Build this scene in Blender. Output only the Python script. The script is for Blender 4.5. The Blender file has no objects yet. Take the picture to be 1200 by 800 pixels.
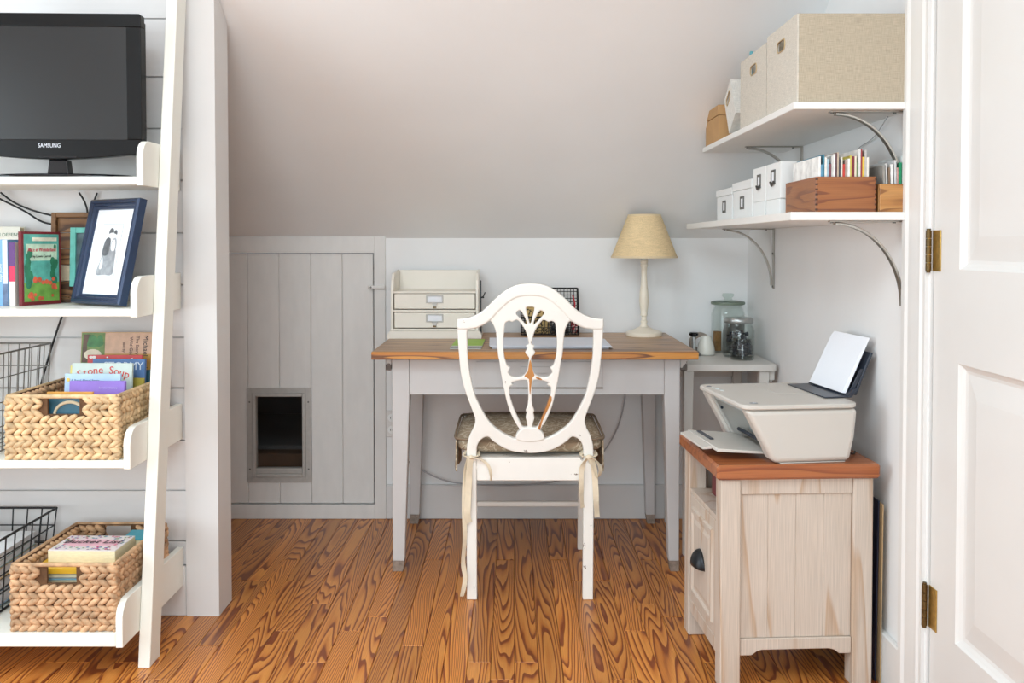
import bpy, bmesh, math, random
from mathutils import Vector, Matrix
R = math.radians
random.seed(7)
scene = bpy.context.scene
C = scene.collection

# ------------------------------------------------------------------ camera
cam_d = bpy.data.cameras.new('camera')
cam = bpy.data.objects.new('camera', cam_d)
C.objects.link(cam)
cam.location = (0, 0, 1.1)
cam.rotation_euler = (R(90 - 1.5), 0, 0)
cam_d.sensor_width = 36.0
cam_d.lens = 33.0                       # 1100 px on a 1200 px wide frame
cam_d.shift_y = -(400 - (286 + 1100 * math.tan(R(1.5)))) / 1200
cam_d.clip_start = 0.02
scene.camera = cam

# ------------------------------------------------------------------ world, daylight, exposure
world = bpy.data.worlds.new('world')
scene.world = world
world.use_nodes = True
wn = world.node_tree
bg = wn.nodes['Background']
sky = wn.nodes.new('ShaderNodeTexSky')
sky.sky_type = 'HOSEK_WILKIE'
sky.sun_direction = (-0.5, 0.2, 0.8)
sky.turbidity = 5.0
wn.links.new(sky.outputs['Color'], bg.inputs['Color'])
bg.inputs['Strength'].default_value = 1.0

def area(name, loc, rot, sx, sy, power, col):
    l = bpy.data.lights.new(name, 'AREA')
    l.shape = 'RECTANGLE'; l.size = sx; l.size_y = sy
    l.energy = power; l.color = col
    o = bpy.data.objects.new(name, l); C.objects.link(o)
    o.location = loc; o.rotation_euler = rot
    return o
# daylight by the left window; unseen rear window and skylight added as fill
area('daylight_left_window', (-2.43, 1.15, 1.1), (0, R(-90), 0), 1.45, 1.5, 27.5, (0.79, 0.928, 1.0))
area('added_rear_window_fill', (-0.35, -3.33, 1.45), (R(90), 0, 0), 2.3, 1.6, 64, (0.79, 0.928, 1.0))
area('added_skylight_fill', (-0.7, 0.55, 2.37), (0, 0, 0), 1.5, 1.3, 37, (0.79, 0.928, 1.0))
vs = scene.view_settings
vs.view_transform = 'Standard'
vs.look = 'None'
vs.exposure = 0.48
vs.gamma = 1.0
vs.use_curve_mapping = False

# ------------------------------------------------------------------ helpers: materials
def lin(c):
    return tuple((v / 12.92 if v <= 0.04045 else ((v + 0.055) / 1.055) ** 2.4) for v in (x / 255.0 for x in c))

def nt_new(name):
    m = bpy.data.materials.new(name)
    m.use_nodes = True
    nt = m.node_tree
    return m, nt, nt.nodes['Principled BSDF']

def N(nt, typ, **kw):
    n = nt.nodes.new(typ)
    for k, v in kw.items():
        if k.startswith('i_'):
            n.inputs[k[2:].replace('_', ' ')].default_value = v
        else:
            setattr(n, k, v)
    return n

def ramp(nt, fac, stops):
    r = nt.nodes.new('ShaderNodeValToRGB')
    cr = r.color_ramp
    while len(cr.elements) < len(stops):
        cr.elements.new(0.5)
    for e, (p, c) in zip(cr.elements, stops):
        e.position = p; e.color = (*c, 1)
    nt.links.new(fac, r.inputs['Fac'])
    return r.outputs['Color']

def plain(name, rgb, rough=0.5, var=0.05, scale=14, bump=0.0, bscale=60, metal=0.0, spec=0.5, stretch=(1, 1, 1)):
    """a colour with a little procedural variation and fine relief"""
    m, nt, b = nt_new(name)
    tc = N(nt, 'ShaderNodeTexCoord')
    mp = N(nt, 'ShaderNodeMapping'); mp.inputs['Scale'].default_value = stretch
    nt.links.new(tc.outputs['Object'], mp.inputs['Vector'])
    nz = N(nt, 'ShaderNodeTexNoise', i_Scale=scale, i_Detail=4.0)
    nt.links.new(mp.outputs['Vector'], nz.inputs['Vector'])
    c = lin(rgb)
    lo = tuple(max(0, v * (1 - var)) for v in c); hi = tuple(min(1, v * (1 + var)) for v in c)
    nt.links.new(ramp(nt, nz.outputs['Fac'], [(0.3, lo), (0.7, hi)]), b.inputs['Base Color'])
    b.inputs['Roughness'].default_value = rough
    b.inputs['Metallic'].default_value = metal
    b.inputs['Specular IOR Level'].default_value = spec
    if bump:
        n2 = N(nt, 'ShaderNodeTexNoise', i_Scale=bscale, i_Detail=3.0)
        nt.links.new(mp.outputs['Vector'], n2.inputs['Vector'])
        bp = N(nt, 'ShaderNodeBump', i_Strength=bump, i_Distance=0.002)
        nt.links.new(n2.outputs['Fac'], bp.inputs['Height'])
        nt.links.new(bp.outputs['Normal'], b.inputs['Normal'])
    return m

def painted(name, rgb, chip, amount=0.66, scale=22, rough=0.45):
    """old paint with small chips that show what lies underneath"""
    m, nt, b = nt_new(name)
    tc = N(nt, 'ShaderNodeTexCoord')
    nz = N(nt, 'ShaderNodeTexNoise', i_Scale=scale, i_Detail=6.0, i_Roughness=0.65)
    nt.links.new(tc.outputs['Object'], nz.inputs['Vector'])
    n2 = N(nt, 'ShaderNodeTexNoise', i_Scale=5.0, i_Detail=3.0)
    nt.links.new(tc.outputs['Object'], n2.inputs['Vector'])
    c = lin(rgb)
    base = ramp(nt, n2.outputs['Fac'], [(0.3, tuple(v * 0.94 for v in c)), (0.7, c)])
    msk = ramp(nt, nz.outputs['Fac'], [(amount, (0, 0, 0)), (amount + 0.02, (1, 1, 1))])
    mx = N(nt, 'ShaderNodeMix', data_type='RGBA')
    nt.links.new(msk, mx.inputs['Factor'])
    nt.links.new(base, mx.inputs['A'])
    mx.inputs['B'].default_value = (*lin(chip), 1)
    nt.links.new(mx.outputs['Result'], b.inputs['Base Color'])
    b.inputs['Roughness'].default_value = rough
    bp = N(nt, 'ShaderNodeBump', i_Strength=0.12, i_Distance=0.002)
    nt.links.new(nz.outputs['Fac'], bp.inputs['Height'])
    nt.links.new(bp.outputs['Normal'], b.inputs['Normal'])
    return m

def wood(name, light, mid, dark, rough=0.4, axis='Y', fx=9.0, fy=1.1, bands=16.0, line=0.8, coat=0.0, randy=True, straight=90.0):
    """grain as contour lines of a stretched noise field, different on every object"""
    m, nt, b = nt_new(name)
    L = nt.links
    tc = N(nt, 'ShaderNodeTexCoord')
    oi = N(nt, 'ShaderNodeObjectInfo')
    sp = N(nt, 'ShaderNodeSeparateXYZ'); L.new(tc.outputs['Object'], sp.inputs[0])
    along, across, third = {'Y': ('Y', 'X', 'Z'), 'X': ('X', 'Y', 'Z'), 'Z': ('Z', 'X', 'Y')}[axis]
    def mul(sock, k):
        n = N(nt, 'ShaderNodeMath', operation='MULTIPLY'); L.new(sock, n.inputs[0])
        if isinstance(k, (int, float)): n.inputs[1].default_value = k
        else: L.new(k, n.inputs[1])
        return n.outputs[0]
    def add(a, c):
        n = N(nt, 'ShaderNodeMath', operation='ADD'); L.new(a, n.inputs[0])
        if isinstance(c, (int, float)): n.inputs[1].default_value = c
        else: L.new(c, n.inputs[1])
        return n.outputs[0]
    rnd = oi.outputs['Random']
    cb = N(nt, 'ShaderNodeCombineXYZ')
    L.new(mul(sp.outputs[across], fx), cb.inputs[0])
    L.new(add(mul(sp.outputs[along], fy), mul(rnd, 40.0)), cb.inputs[1])
    L.new(add(mul(rnd, 91.0), mul(sp.outputs[third], fx)), cb.inputs[2])
    nz = N(nt, 'ShaderNodeTexNoise', i_Scale=1.0, i_Detail=2.2, i_Roughness=0.32, i_Distortion=0.12)
    L.new(cb.outputs[0], nz.inputs['Vector'])
    # a random share of straight grain: slope across the board, strong on some boards
    r2 = N(nt, 'ShaderNodeTexWhiteNoise', noise_dimensions='1D'); L.new(mul(rnd, 517.0), r2.inputs['W'])
    p3 = N(nt, 'ShaderNodeMath', operation='POWER'); L.new(r2.outputs['Value'], p3.inputs[0]); p3.inputs[1].default_value = 2.2
    v = add(mul(nz.outputs['Fac'], bands), mul(mul(sp.outputs[across], p3.outputs[0]), straight))
    fr = N(nt, 'ShaderNodeMath', operation='FRACT'); L.new(v, fr.inputs[0])
    l, md, d = lin(light), lin(mid), lin(dark)
    col = ramp(nt, fr.outputs[0], [(0.0, l), (0.3, l), (line - 0.16, md), (line, d), (0.95, d), (1.0, l)])
    # fine pores and a per-board shade
    cb2 = N(nt, 'ShaderNodeCombineXYZ')
    L.new(mul(sp.outputs[across], 420.0), cb2.inputs[0]); L.new(mul(sp.outputs[along], 9.0), cb2.inputs[1]); L.new(mul(sp.outputs[third], 420.0), cb2.inputs[2])
    n2 = N(nt, 'ShaderNodeTexNoise', i_Scale=1.0, i_Detail=2.0); L.new(cb2.outputs[0], n2.inputs['Vector'])
    mr = N(nt, 'ShaderNodeMapRange'); L.new(n2.outputs['Fac'], mr.inputs['Value'])
    mr.inputs['From Min'].default_value = 0.3; mr.inputs['From Max'].default_value = 0.7
    mr.inputs['To Min'].default_value = 0.86; mr.inputs['To Max'].default_value = 1.06
    shade = N(nt, 'ShaderNodeMapRange'); L.new(r2.outputs['Value'], shade.inputs['Value'])
    shade.inputs['To Min'].default_value = 0.8 if randy else 1.0; shade.inputs['To Max'].default_value = 1.12 if randy else 1.0
    hs = N(nt, 'ShaderNodeHueSaturation'); L.new(col, hs.inputs['Color'])
    L.new(mul(mr.outputs[0], shade.outputs[0]), hs.inputs['Value'])
    L.new(hs.outputs['Color'], b.inputs['Base Color'])
    b.inputs['Roughness'].default_value = rough
    b.inputs['Coat Weight'].default_value = coat
    b.inputs['Coat Roughness'].default_value = 0.22
    bp = N(nt, 'ShaderNodeBump', i_Strength=0.08, i_Distance=0.001)
    L.new(fr.outputs[0], bp.inputs['Height']); L.new(bp.outputs['Normal'], b.inputs['Normal'])
    return m

def linen(name, rgb, scale=900):
    m, nt, b = nt_new(name)
    L = nt.links
    tc = N(nt, 'ShaderNodeTexCoord')
    c = lin(rgb)
    outs = []
    for st in ((0.05, 0.05, 1), (1, 1, 0.05)):
        mp = N(nt, 'ShaderNodeMapping'); mp.inputs['Scale'].default_value = st
        L.new(tc.outputs['Object'], mp.inputs['Vector'])
        nz = N(nt, 'ShaderNodeTexNoise', i_Scale=float(scale), i_Detail=2.0); L.new(mp.outputs['Vector'], nz.inputs['Vector'])
        outs.append(nz.outputs['Fac'])
    a = N(nt, 'ShaderNodeMath', operation='ADD'); L.new(outs[0], a.inputs[0]); L.new(outs[1], a.inputs[1])
    h = N(nt, 'ShaderNodeMath', operation='MULTIPLY'); L.new(a.outputs[0], h.inputs[0]); h.inputs[1].default_value = 0.5
    L.new(ramp(nt, h.outputs[0], [(0.35, tuple(v * 0.78 for v in c)), (0.65, tuple(min(1, v * 1.15) for v in c))]), b.inputs['Base Color'])
    b.inputs['Roughness'].default_value = 0.9
    bp = N(nt, 'ShaderNodeBump', i_Strength=0.25, i_Distance=0.001); L.new(h.outputs[0], bp.inputs['Height']); L.new(bp.outputs['Normal'], b.inputs['Normal'])
    return m

def damask(name, base, fig):
    m, nt, b = nt_new(name)
    L = nt.links
    tc = N(nt, 'ShaderNodeTexCoord')
    nz = N(nt, 'ShaderNodeTexNoise', i_Scale=21.0, i_Detail=1.0, i_Distortion=2.6); L.new(tc.outputs['Object'], nz.inputs['Vector'])
    L.new(ramp(nt, nz.outputs['Fac'], [(0.46, lin(base)), (0.5, lin(fig)), (0.56, lin(fig)), (0.6, lin(base))]), b.inputs['Base Color'])
    b.inputs['Roughness'].default_value = 0.85
    return m

def glassy(name, rgb, rough=0.03, ior=1.45):
    """clear jar glass; thin, so it lets most of the light straight through"""
    m, nt, b = nt_new(name)
    out = nt.nodes['Material Output']
    g = N(nt, 'ShaderNodeBsdfGlossy'); g.inputs['Roughness'].default_value = rough
    t = N(nt, 'ShaderNodeBsdfTransparent'); t.inputs['Color'].default_value = (*rgb, 1)
    lw = N(nt, 'ShaderNodeLayerWeight'); lw.inputs['Blend'].default_value = 0.5
    pw = N(nt, 'ShaderNodeMath', operation='POWER'); nt.links.new(lw.outputs['Facing'], pw.inputs[0]); pw.inputs[1].default_value = 3.5
    fr = N(nt, 'ShaderNodeMapRange'); nt.links.new(pw.outputs[0], fr.inputs['Value'])
    fr.inputs['To Min'].default_value = 0.03; fr.inputs['To Max'].default_value = 0.5
    mx = N(nt, 'ShaderNodeMixShader')
    nt.links.new(fr.outputs[0], mx.inputs[0]); nt.links.new(t.outputs[0], mx.inputs[1]); nt.links.new(g.outputs[0], mx.inputs[2])
    nt.links.new(mx.outputs[0], out.inputs['Surface'])
    return m

M = {}
M['wall'] = plain('wall_paint', (239, 238, 237), 0.7, 0.015, 5, 0.05, 90)
M['slope'] = plain('slope_paint', (240, 239, 238), 0.75, 0.02, 3, 0.06, 60)
M['shiplap'] = plain('shiplap_paint', (222, 219, 218), 0.45, 0.02, 8, 0.05, 50, stretch=(1, 1, 6))
M['trim'] = plain('trim_paint', (222, 219, 217), 0.4, 0.015, 8, 0.03, 60)
M['kneedoor'] = plain('access_door_paint', (226, 222, 218), 0.5, 0.03, 9, 0.08, 70, stretch=(3, 3, 1))
M['door'] = plain('door_paint', (228, 226, 223), 0.35, 0.012, 6, 0.03, 70)
M['cream'] = plain('cream_lacquer', (240, 238, 228), 0.35, 0.015, 10, 0.02, 90)
M['shelfwhite'] = plain('shelf_white', (238, 236, 232), 0.4, 0.015, 8)
M['desk_paint'] = painted('desk_paint', (207, 204, 203), (120, 108, 98), 0.735, 16, 0.45)
M['table_paint'] = painted('side_table_paint', (218, 214, 208), (110, 80, 60), 0.745, 14, 0.45)
M['chair_paint'] = painted('chair_paint', (243, 239, 232), (96, 74, 58), 0.672, 34, 0.35)
M['foot_wear'] = plain('worn_bare_foot', (150, 134, 122), 0.8, 0.3, 60)
M['organizer'] = plain('organizer_cream', (238, 230, 217), 0.4, 0.015, 8)
M['lampwhite'] = plain('lamp_cream', (242, 231, 212), 0.4, 0.02, 10)
M['floor'] = wood('heart_pine', (214, 140, 66), (196, 118, 50), (134, 66, 29), 0.38, 'Y', 10.0, 0.75, 28.0, 0.78, 0.08, True, 135.0)
M['subfloor'] = plain('subfloor_dark', (58, 30, 16), 0.8, 0.1, 10)
M['desk_top'] = wood('desk_top_pine', (192, 152, 112), (170, 128, 90), (124, 90, 62), 0.4, 'X', 14, 1.0, 8.0, 0.85, 0.1, True, 30.0)
M['desk_edge'] = wood('desk_edge_pine', (218, 150, 70), (200, 128, 54), (120, 70, 30), 0.35, 'X', 30, 1.6, 5.0, 0.88, 0.2, True, 10.0)
M['cab_top'] = wood('cabinet_top_wood', (172, 102, 58), (162, 90, 50), (140, 74, 40), 0.32, 'X', 20, 1.3, 5.0, 0.85, 0.2, False, 10.0)
M['cab_body'] = wood('cabinet_whitewash', (206, 191, 177), (203, 187, 172), (191, 164, 140), 0.5, 'Z', 12, 0.8, 4.0, 0.93, 0.0, False, 6.0)
M['bare_wood'] = wood('bare_chair_wood', (196, 134, 72), (184, 118, 60), (150, 88, 42), 0.5, 'Z', 30, 3, 6.0, 0.85, 0, False, 20.0)
M['box_wood'] = wood('card_box_wood', (156, 94, 46), (148, 86, 40), (124, 66, 30), 0.35, 'X', 26, 3.0, 5.0, 0.85, 0.2, False, 10.0)
M['box_wood_side'] = wood('card_box_wood_side', (156, 94, 46), (148, 86, 40), (124, 66, 30), 0.35, 'Y', 26, 3.0, 5.0, 0.85, 0.2, False, 10.0)
M['box_wood2'] = wood('pale_box_wood', (192, 138, 78), (178, 122, 64), (140, 90, 44), 0.4, 'X', 26, 3.0, 6.0, 0.85, 0.15, False, 10.0)
M['old_wood'] = wood('reclaimed_brown', (140, 100, 62), (118, 80, 46), (78, 48, 26), 0.6, 'X', 20, 4, 7, 0.8, 0, True, 20)
M['pale_slat'] = plain('reclaimed_pale', (196, 178, 150), 0.7, 0.2, 40)
M['aqua'] = plain('aqua_paint', (108, 190, 178), 0.6, 0.12, 40)
M['linen'] = linen('linen_tan', (184, 171, 150))
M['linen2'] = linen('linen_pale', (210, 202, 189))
M['linen3'] = linen('linen_white', (226, 222, 214))
M['kraft'] = plain('kraft_board', (192, 150, 102), 0.8, 0.05, 20)
M['whitebox'] = plain('white_board', (240, 240, 238), 0.5, 0.01, 10)
M['black'] = plain('tv_black', (13, 13, 14), 0.3, 0.05, 20, spec=0.25)
M['gloss_black'] = plain('gloss_black', (14, 15, 20), 0.08, 0.05, 20)
M['screen'] = plain('tv_screen', (26, 26, 27), 0.3, 0.02, 3)
M['silver_print'] = plain('silver_print', (225, 228, 235), 0.4, 0.01, 5)
M['cable'] = plain('black_cable', (24, 25, 28), 0.5, 0.1, 20)
M['grey_cable'] = plain('grey_cable', (176, 174, 176), 0.5, 0.05, 20)
M['nickel'] = plain('brushed_nickel', (176, 170, 162), 0.32, 0.06, 120, 0, 60, 1.0, stretch=(1, 1, 0.05))
M['steel'] = plain('dark_steel', (112, 110, 106), 0.4, 0.1, 60, metal=0.9)
M['brass'] = plain('aged_brass', (196, 160, 88), 0.35, 0.18, 90, metal=0.9)
M['darkbrass'] = plain('dark_brass', (104, 84, 52), 0.45, 0.2, 90, metal=0.8)
M['alu'] = plain('aluminium', (186, 182, 177), 0.45, 0.05, 60, metal=0.25)
M['iron'] = plain('black_iron', (40, 42, 46), 0.38, 0.1, 60, metal=0.5)
M['wire_black'] = plain('wire_black', (32, 32, 33), 0.5, 0.1, 60, metal=0.3)
M['wire_grey'] = plain('wire_grey', (128, 126, 122), 0.4, 0.1, 60, metal=0.7)
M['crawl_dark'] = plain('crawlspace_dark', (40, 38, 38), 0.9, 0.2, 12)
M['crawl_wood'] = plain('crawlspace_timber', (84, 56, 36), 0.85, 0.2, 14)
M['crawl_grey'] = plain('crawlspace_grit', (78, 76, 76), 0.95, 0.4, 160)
M['shade'] = linen('lamp_shade_linen', (232, 205, 160), 700)
M['shade_trim'] = plain('shade_binding', (226, 204, 168), 0.8, 0.03, 40)
M['cushion'] = damask('cushion_damask', (156, 136, 112), (196, 181, 158))
M['piping'] = plain('cushion_piping', (136, 117, 96), 0.8, 0.08, 60)
M['ribbon'] = plain('cream_ribbon', (226, 210, 184), 0.75, 0.06, 50, 0.2, 120)
M['wicker_a'] = plain('water_hyacinth', (208, 176, 134), 0.75, 0.38, 34, 0.4, 160)
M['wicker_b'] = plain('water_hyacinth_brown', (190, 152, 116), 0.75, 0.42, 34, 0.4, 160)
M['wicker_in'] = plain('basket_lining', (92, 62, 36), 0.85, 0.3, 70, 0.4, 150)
M['printer'] = plain('printer_plastic', (203, 197, 189), 0.42, 0.008, 8)
M['printer_grey'] = plain('printer_inner_grey', (196, 202, 202), 0.45, 0.02, 10)
M['printer_dark'] = plain('printer_navy_black', (44, 50, 62), 0.35, 0.05, 20)
M['paper'] = plain('paper_white', (240, 241, 246), 0.7, 0.01, 10)
M['paper_cool'] = plain('paper_cool', (222, 224, 232), 0.7, 0.01, 10)
M['pages'] = plain('book_pages', (226, 212, 176), 0.8, 0.08, 90, stretch=(1, 1, 8))
M['glass'] = glassy('jar_glass', (0.965, 0.98, 0.972))
M['glass_lid'] = glassy('jar_lid_glass', (0.88, 0.92, 0.895), 0.05)
M['window_glass'] = glassy('window_glass', (0.97, 0.98, 0.98))
M['tin'] = plain('jar_lid_tin', (176, 178, 176), 0.35, 0.06, 60, metal=0.8)
M['contents'] = plain('dark_clips', (46, 48, 56), 0.45, 0.3, 90)
M['ceramic'] = plain('white_ceramic', (226, 224, 214), 0.25, 0.02, 10)
M['navy_frame'] = plain('navy_frame', (46, 60, 86), 0.24, 0.1, 30, metal=0.3)
M['mat_board'] = plain('mat_board', (232, 233, 238), 0.7, 0.01, 10)
M['photo_grey'] = plain('photo_mid_grey', (150, 152, 156), 0.5, 0.25, 60)
M['photo_dark'] = plain('photo_dark_grey', (92, 94, 98), 0.5, 0.25, 80)
M['photo_pale'] = plain('photo_pale_grey', (222, 223, 226), 0.5, 0.03, 40)
def col(rgb, rough=0.5, var=0.06):
    k = 'c%d_%d_%d' % rgb
    if k not in M: M[k] = plain('print_' + k, rgb, rough, var, 40)
    return M[k]

# ------------------------------------------------------------------ helpers: meshes
def chamfer(bm, x0, x1, y0, y1, z0, z1, b=0.0, mx=None):
    """a box; with b > 0 its edges are chamfered (44 triangles)"""
    lo, hi = (x0, y0, z0), (x1, y1, z1)
    b = min(b, 0.45 * min(x1 - x0, y1 - y0, z1 - z0))
    def mkv(p):
        return bm.verts.new(mx @ Vector(p) if mx else p)
    S = (0, 1)
    if b <= 0:
        v = {(i, j, k): mkv(((lo, hi)[i][0], (lo, hi)[j][1], (lo, hi)[k][2])) for i in S for j in S for k in S}
        fs = [bm.faces.new([v[q] for q in quad]) for quad in (
            ((0,0,0),(0,1,0),(1,1,0),(1,0,0)), ((0,0,1),(1,0,1),(1,1,1),(0,1,1)), ((0,0,0),(1,0,0),(1,0,1),(0,0,1)),
            ((0,1,0),(0,1,1),(1,1,1),(1,1,0)), ((0,0,0),(0,0,1),(0,1,1),(0,1,0)), ((1,0,0),(1,1,0),(1,1,1),(1,0,1)))]
        return
    P = {}
    for i in S:
        for j in S:
            for k in S:
                s = (i, j, k)
                for a in range(3):
                    p = []
                    for d in range(3):
                        e = lo[d] if s[d] == 0 else hi[d]
                        if d != a: e += b if s[d] == 0 else -b
                        p.append(e)
                    P[(s, a)] = mkv(p)
    fs = []
    def corner(a, sa, c, sc, d, sd):
        s = [0, 0, 0]; s[a] = sa; s[c] = sc; s[d] = sd
        return tuple(s)
    for a in range(3):
        c, d = (a + 1) % 3, (a + 2) % 3
        for sa in S:
            fs.append(bm.faces.new([P[(corner(a, sa, c, x, d, y), a)] for x, y in ((0,0),(1,0),(1,1),(0,1))]))
        for sc in S:                       # edges along axis a between faces c and d
            for sd in S:
                e0 = corner(a, 0, c, sc, d, sd); e1 = corner(a, 1, c, sc, d, sd)
                fs.append(bm.faces.new([P[(e0, c)], P[(e1, c)], P[(e1, d)], P[(e0, d)]]))
    for i in S:
        for j in S:
            for k in S:
                fs.append(bm.faces.new([P[((i, j, k), a)] for a in range(3)]))
    bmesh.ops.recalc_face_normals(bm, faces=fs)

def frame_from(t):
    t = t.normalized()
    up = Vector((0, 0, 1)) if abs(t.z) < 0.9 else Vector((1, 0, 0))
    a = t.cross(up).normalized()
    return a, a.cross(t).normalized()

def tube(bm, pts, r, n=8, cap=True):
    pts = [Vector(p) for p in pts]
    rs = r if isinstance(r, (list, tuple)) else [r] * len(pts)
    rings = []
    a = None
    for i, p in enumerate(pts):
        t = (pts[min(i + 1, len(pts) - 1)] - pts[max(i - 1, 0)])
        if t.length < 1e-9: t = Vector((0, 0, 1))
        t.normalize()
        if a is None: a, bb = frame_from(t)
        else:
            a = (a - t * a.dot(t)).normalized(); bb = a.cross(t).normalized()
        rings.append([bm.verts.new(p + (a * math.cos(2 * math.pi * k / n) + bb * math.sin(2 * math.pi * k / n)) * rs[i]) for k in range(n)])
    fs = []
    for q, w in zip(rings, rings[1:]):
        for k in range(n):
            fs.append(bm.faces.new((q[k], q[(k + 1) % n], w[(k + 1) % n], w[k])))
    if cap:
        fs.append(bm.faces.new(rings[0])); fs.append(bm.faces.new(rings[-1]))
    bmesh.ops.recalc_face_normals(bm, faces=fs)

def lathe(bm, prof, n=32, at=(0, 0, 0)):
    """prof: list of (r, z), turned about the z axis"""
    rings = []
    ax, ay, az = at
    for r, z in prof:
        if r < 1e-6: rings.append([bm.verts.new((ax, ay, az + z))])
        else: rings.append([bm.verts.new((ax + r * math.cos(2 * math.pi * k / n), ay + r * math.sin(2 * math.pi * k / n), az + z)) for k in range(n)])
    fs = []
    for q, w in zip(rings, rings[1:]):
        for k in range(n):
            k2 = (k + 1) % n
            if len(q) == 1 and len(w) == 1: continue
            if len(q) == 1: fs.append(bm.faces.new((q[0], w[k], w[k2])))
            elif len(w) == 1: fs.append(bm.faces.new((q[k], q[k2], w[0])))
            else: fs.append(bm.faces.new((q[k], q[k2], w[k2], w[k])))
    bmesh.ops.recalc_face_normals(bm, faces=fs)

def prism(bm, prof, axis, a0, a1):
    """extrude a 2-D outline along an axis; for 'x' the outline is (y, z), 'y' (x, z), 'z' (x, y)"""
    def p3(u, v, w):
        return {'x': (w, u, v), 'y': (u, w, v), 'z': (u, v, w)}[axis]
    A = [bm.verts.new(p3(u, v, a0)) for u, v in prof]
    B = [bm.verts.new(p3(u, v, a1)) for u, v in prof]
    n = len(prof)
    fs = [bm.faces.new((A[i], A[(i + 1) % n], B[(i + 1) % n], B[i])) for i in range(n)]
    fs.append(bm.faces.new(A)); fs.append(bm.faces.new(B))
    bmesh.ops.recalc_face_normals(bm, faces=fs)

def quadp(bm, pts):
    return bm.faces.new([bm.verts.new(p) for p in pts])

def ellipsoid(bm, c, rad, rot=None, u=7, v=5):
    c = Vector(c)
    rings = []
    for i in range(v + 1):
        ph = math.pi * i / v
        if i in (0, v): row = [Vector((rad[0] * math.cos(ph), 0, 0))]
        else: row = [Vector((rad[0] * math.cos(ph), rad[1] * math.sin(ph) * math.cos(2 * math.pi * k / u), rad[2] * math.sin(ph) * math.sin(2 * math.pi * k / u))) for k in range(u)]
        rings.append([bm.verts.new(c + (rot @ p if rot else p)) for p in row])
    for q, w in zip(rings, rings[1:]):
        for k in range(u):
            k2 = (k + 1) % u
            if len(q) == 1: bm.faces.new((q[0], w[k], w[k2]))
            elif len(w) == 1: bm.faces.new((q[k2], q[k], w[0]))
            else: bm.faces.new((q[k2], q[k], w[k], w[k2]))

def obj(name, bm, mat, parent=None, smooth=None, loc=None, rot=None, bevel=None):
    me = bpy.data.meshes.new(name)
    bm.to_mesh(me); bm.free()
    if smooth is not None:
        me.polygons.foreach_set('use_smooth', [True] * len(me.polygons))
        me.set_sharp_from_angle(angle=R(smooth))
    me.materials.append(M[mat] if isinstance(mat, str) else mat)
    o = bpy.data.objects.new(name, me)
    C.objects.link(o)
    if parent: o.parent = parent
    if loc: o.location = loc
    if rot: o.rotation_euler = rot
    if bevel:
        md = o.modifiers.new('bevel', 'BEVEL'); md.width = bevel[0]; md.segments = bevel[1]; md.limit_method = 'ANGLE'; md.angle_limit = R(35)
    return o

def boxobj(name, x0, x1, y0, y1, z0, z1, mat, parent=None, b=0.0, **kw):
    bm = bmesh.new(); chamfer(bm, x0, x1, y0, y1, z0, z1, b)
    return obj(name, bm, mat, parent, **kw)

def tag(o, label, cat, group=None, kind=None):
    if label: o['label'] = label
    if cat: o['category'] = cat
    if group: o['group'] = group
    if kind: o['kind'] = kind
    return o

def thing(name, label, cat, loc=(0, 0, 0), rotz=0.0, group=None, rot=None):
    o = bpy.data.objects.new(name, None); C.objects.link(o)
    o.empty_display_size = 0.05
    o.location = loc; o.rotation_euler = rot if rot else (0, 0, rotz)
    return tag(o, label, cat, group)

def struct(name, bm, mat, label=None, parent=None, **kw):
    o = obj(name, bm, mat, parent, **kw)
    if parent is None:
        o['kind'] = 'structure'
        if label: o['label'] = label
    return o

def copy_tree(o, parent=None):
    c = o.copy(); C.objects.link(c); c.parent = parent
    for ch in list(o.children):
        copy_tree(ch, c)
    return c

def curve_mesh(name, cd):
    o = bpy.data.objects.new(name, cd); C.objects.link(o)
    dg = bpy.context.evaluated_depsgraph_get()
    me = bpy.data.meshes.new_from_object(o.evaluated_get(dg))
    bpy.data.objects.remove(o); bpy.data.curves.remove(cd)
    me.name = name
    return me

def text(s, size, mat, parent, loc, rot, align='CENTER', name='lettering', sx=1.0, shear=0.0, depth=0.0003):
    cd = bpy.data.curves.new(name, 'FONT')
    cd.body = s; cd.size = size; cd.align_x = align; cd.align_y = 'CENTER'; cd.extrude = depth; cd.shear = shear
    cd.resolution_u = 3
    me = curve_mesh(name, cd)
    me.materials.append(M[mat] if isinstance(mat, str) else mat)
    o = bpy.data.objects.new(name, me); C.objects.link(o)
    o.parent = parent; o.location = loc; o.rotation_euler = rot; o.scale = (sx, 1, 1)
    return o

def catmull(pts, closed=True, n=4):
    out = []
    L = len(pts)
    rng = range(L) if closed else range(L - 1)
    for i in rng:
        if closed: p = [pts[(i + d) % L] for d in (-1, 0, 1, 2)]
        else: p = [pts[min(max(i + d, 0), L - 1)] for d in (-1, 0, 1, 2)]
        for k in range(n):
            t = k / n
            out.append(tuple(0.5 * ((2 * p[1][d]) + (-p[0][d] + p[2][d]) * t + (2 * p[0][d] - 5 * p[1][d] + 4 * p[2][d] - p[3][d]) * t * t + (-p[0][d] + 3 * p[1][d] - 3 * p[2][d] + p[3][d]) * t ** 3) for d in range(len(pts[0]))))
    if not closed: out.append(tuple(pts[-1]))
    return out

# ================================================================== THE ROOM
XR, YB, XL, YF = 0.94, 3.745, -2.5, -3.4        # right wall, knee wall, left wall, wall behind the camera
KNEE, SL = 1.124, 0.74                           # knee wall height, rise of the sloped ceiling per metre
def slope_z(y): return KNEE + SL * (YB - y)
YS = YB - (2.4 - KNEE) / SL                      # where the slope meets the flat ceiling

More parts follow.
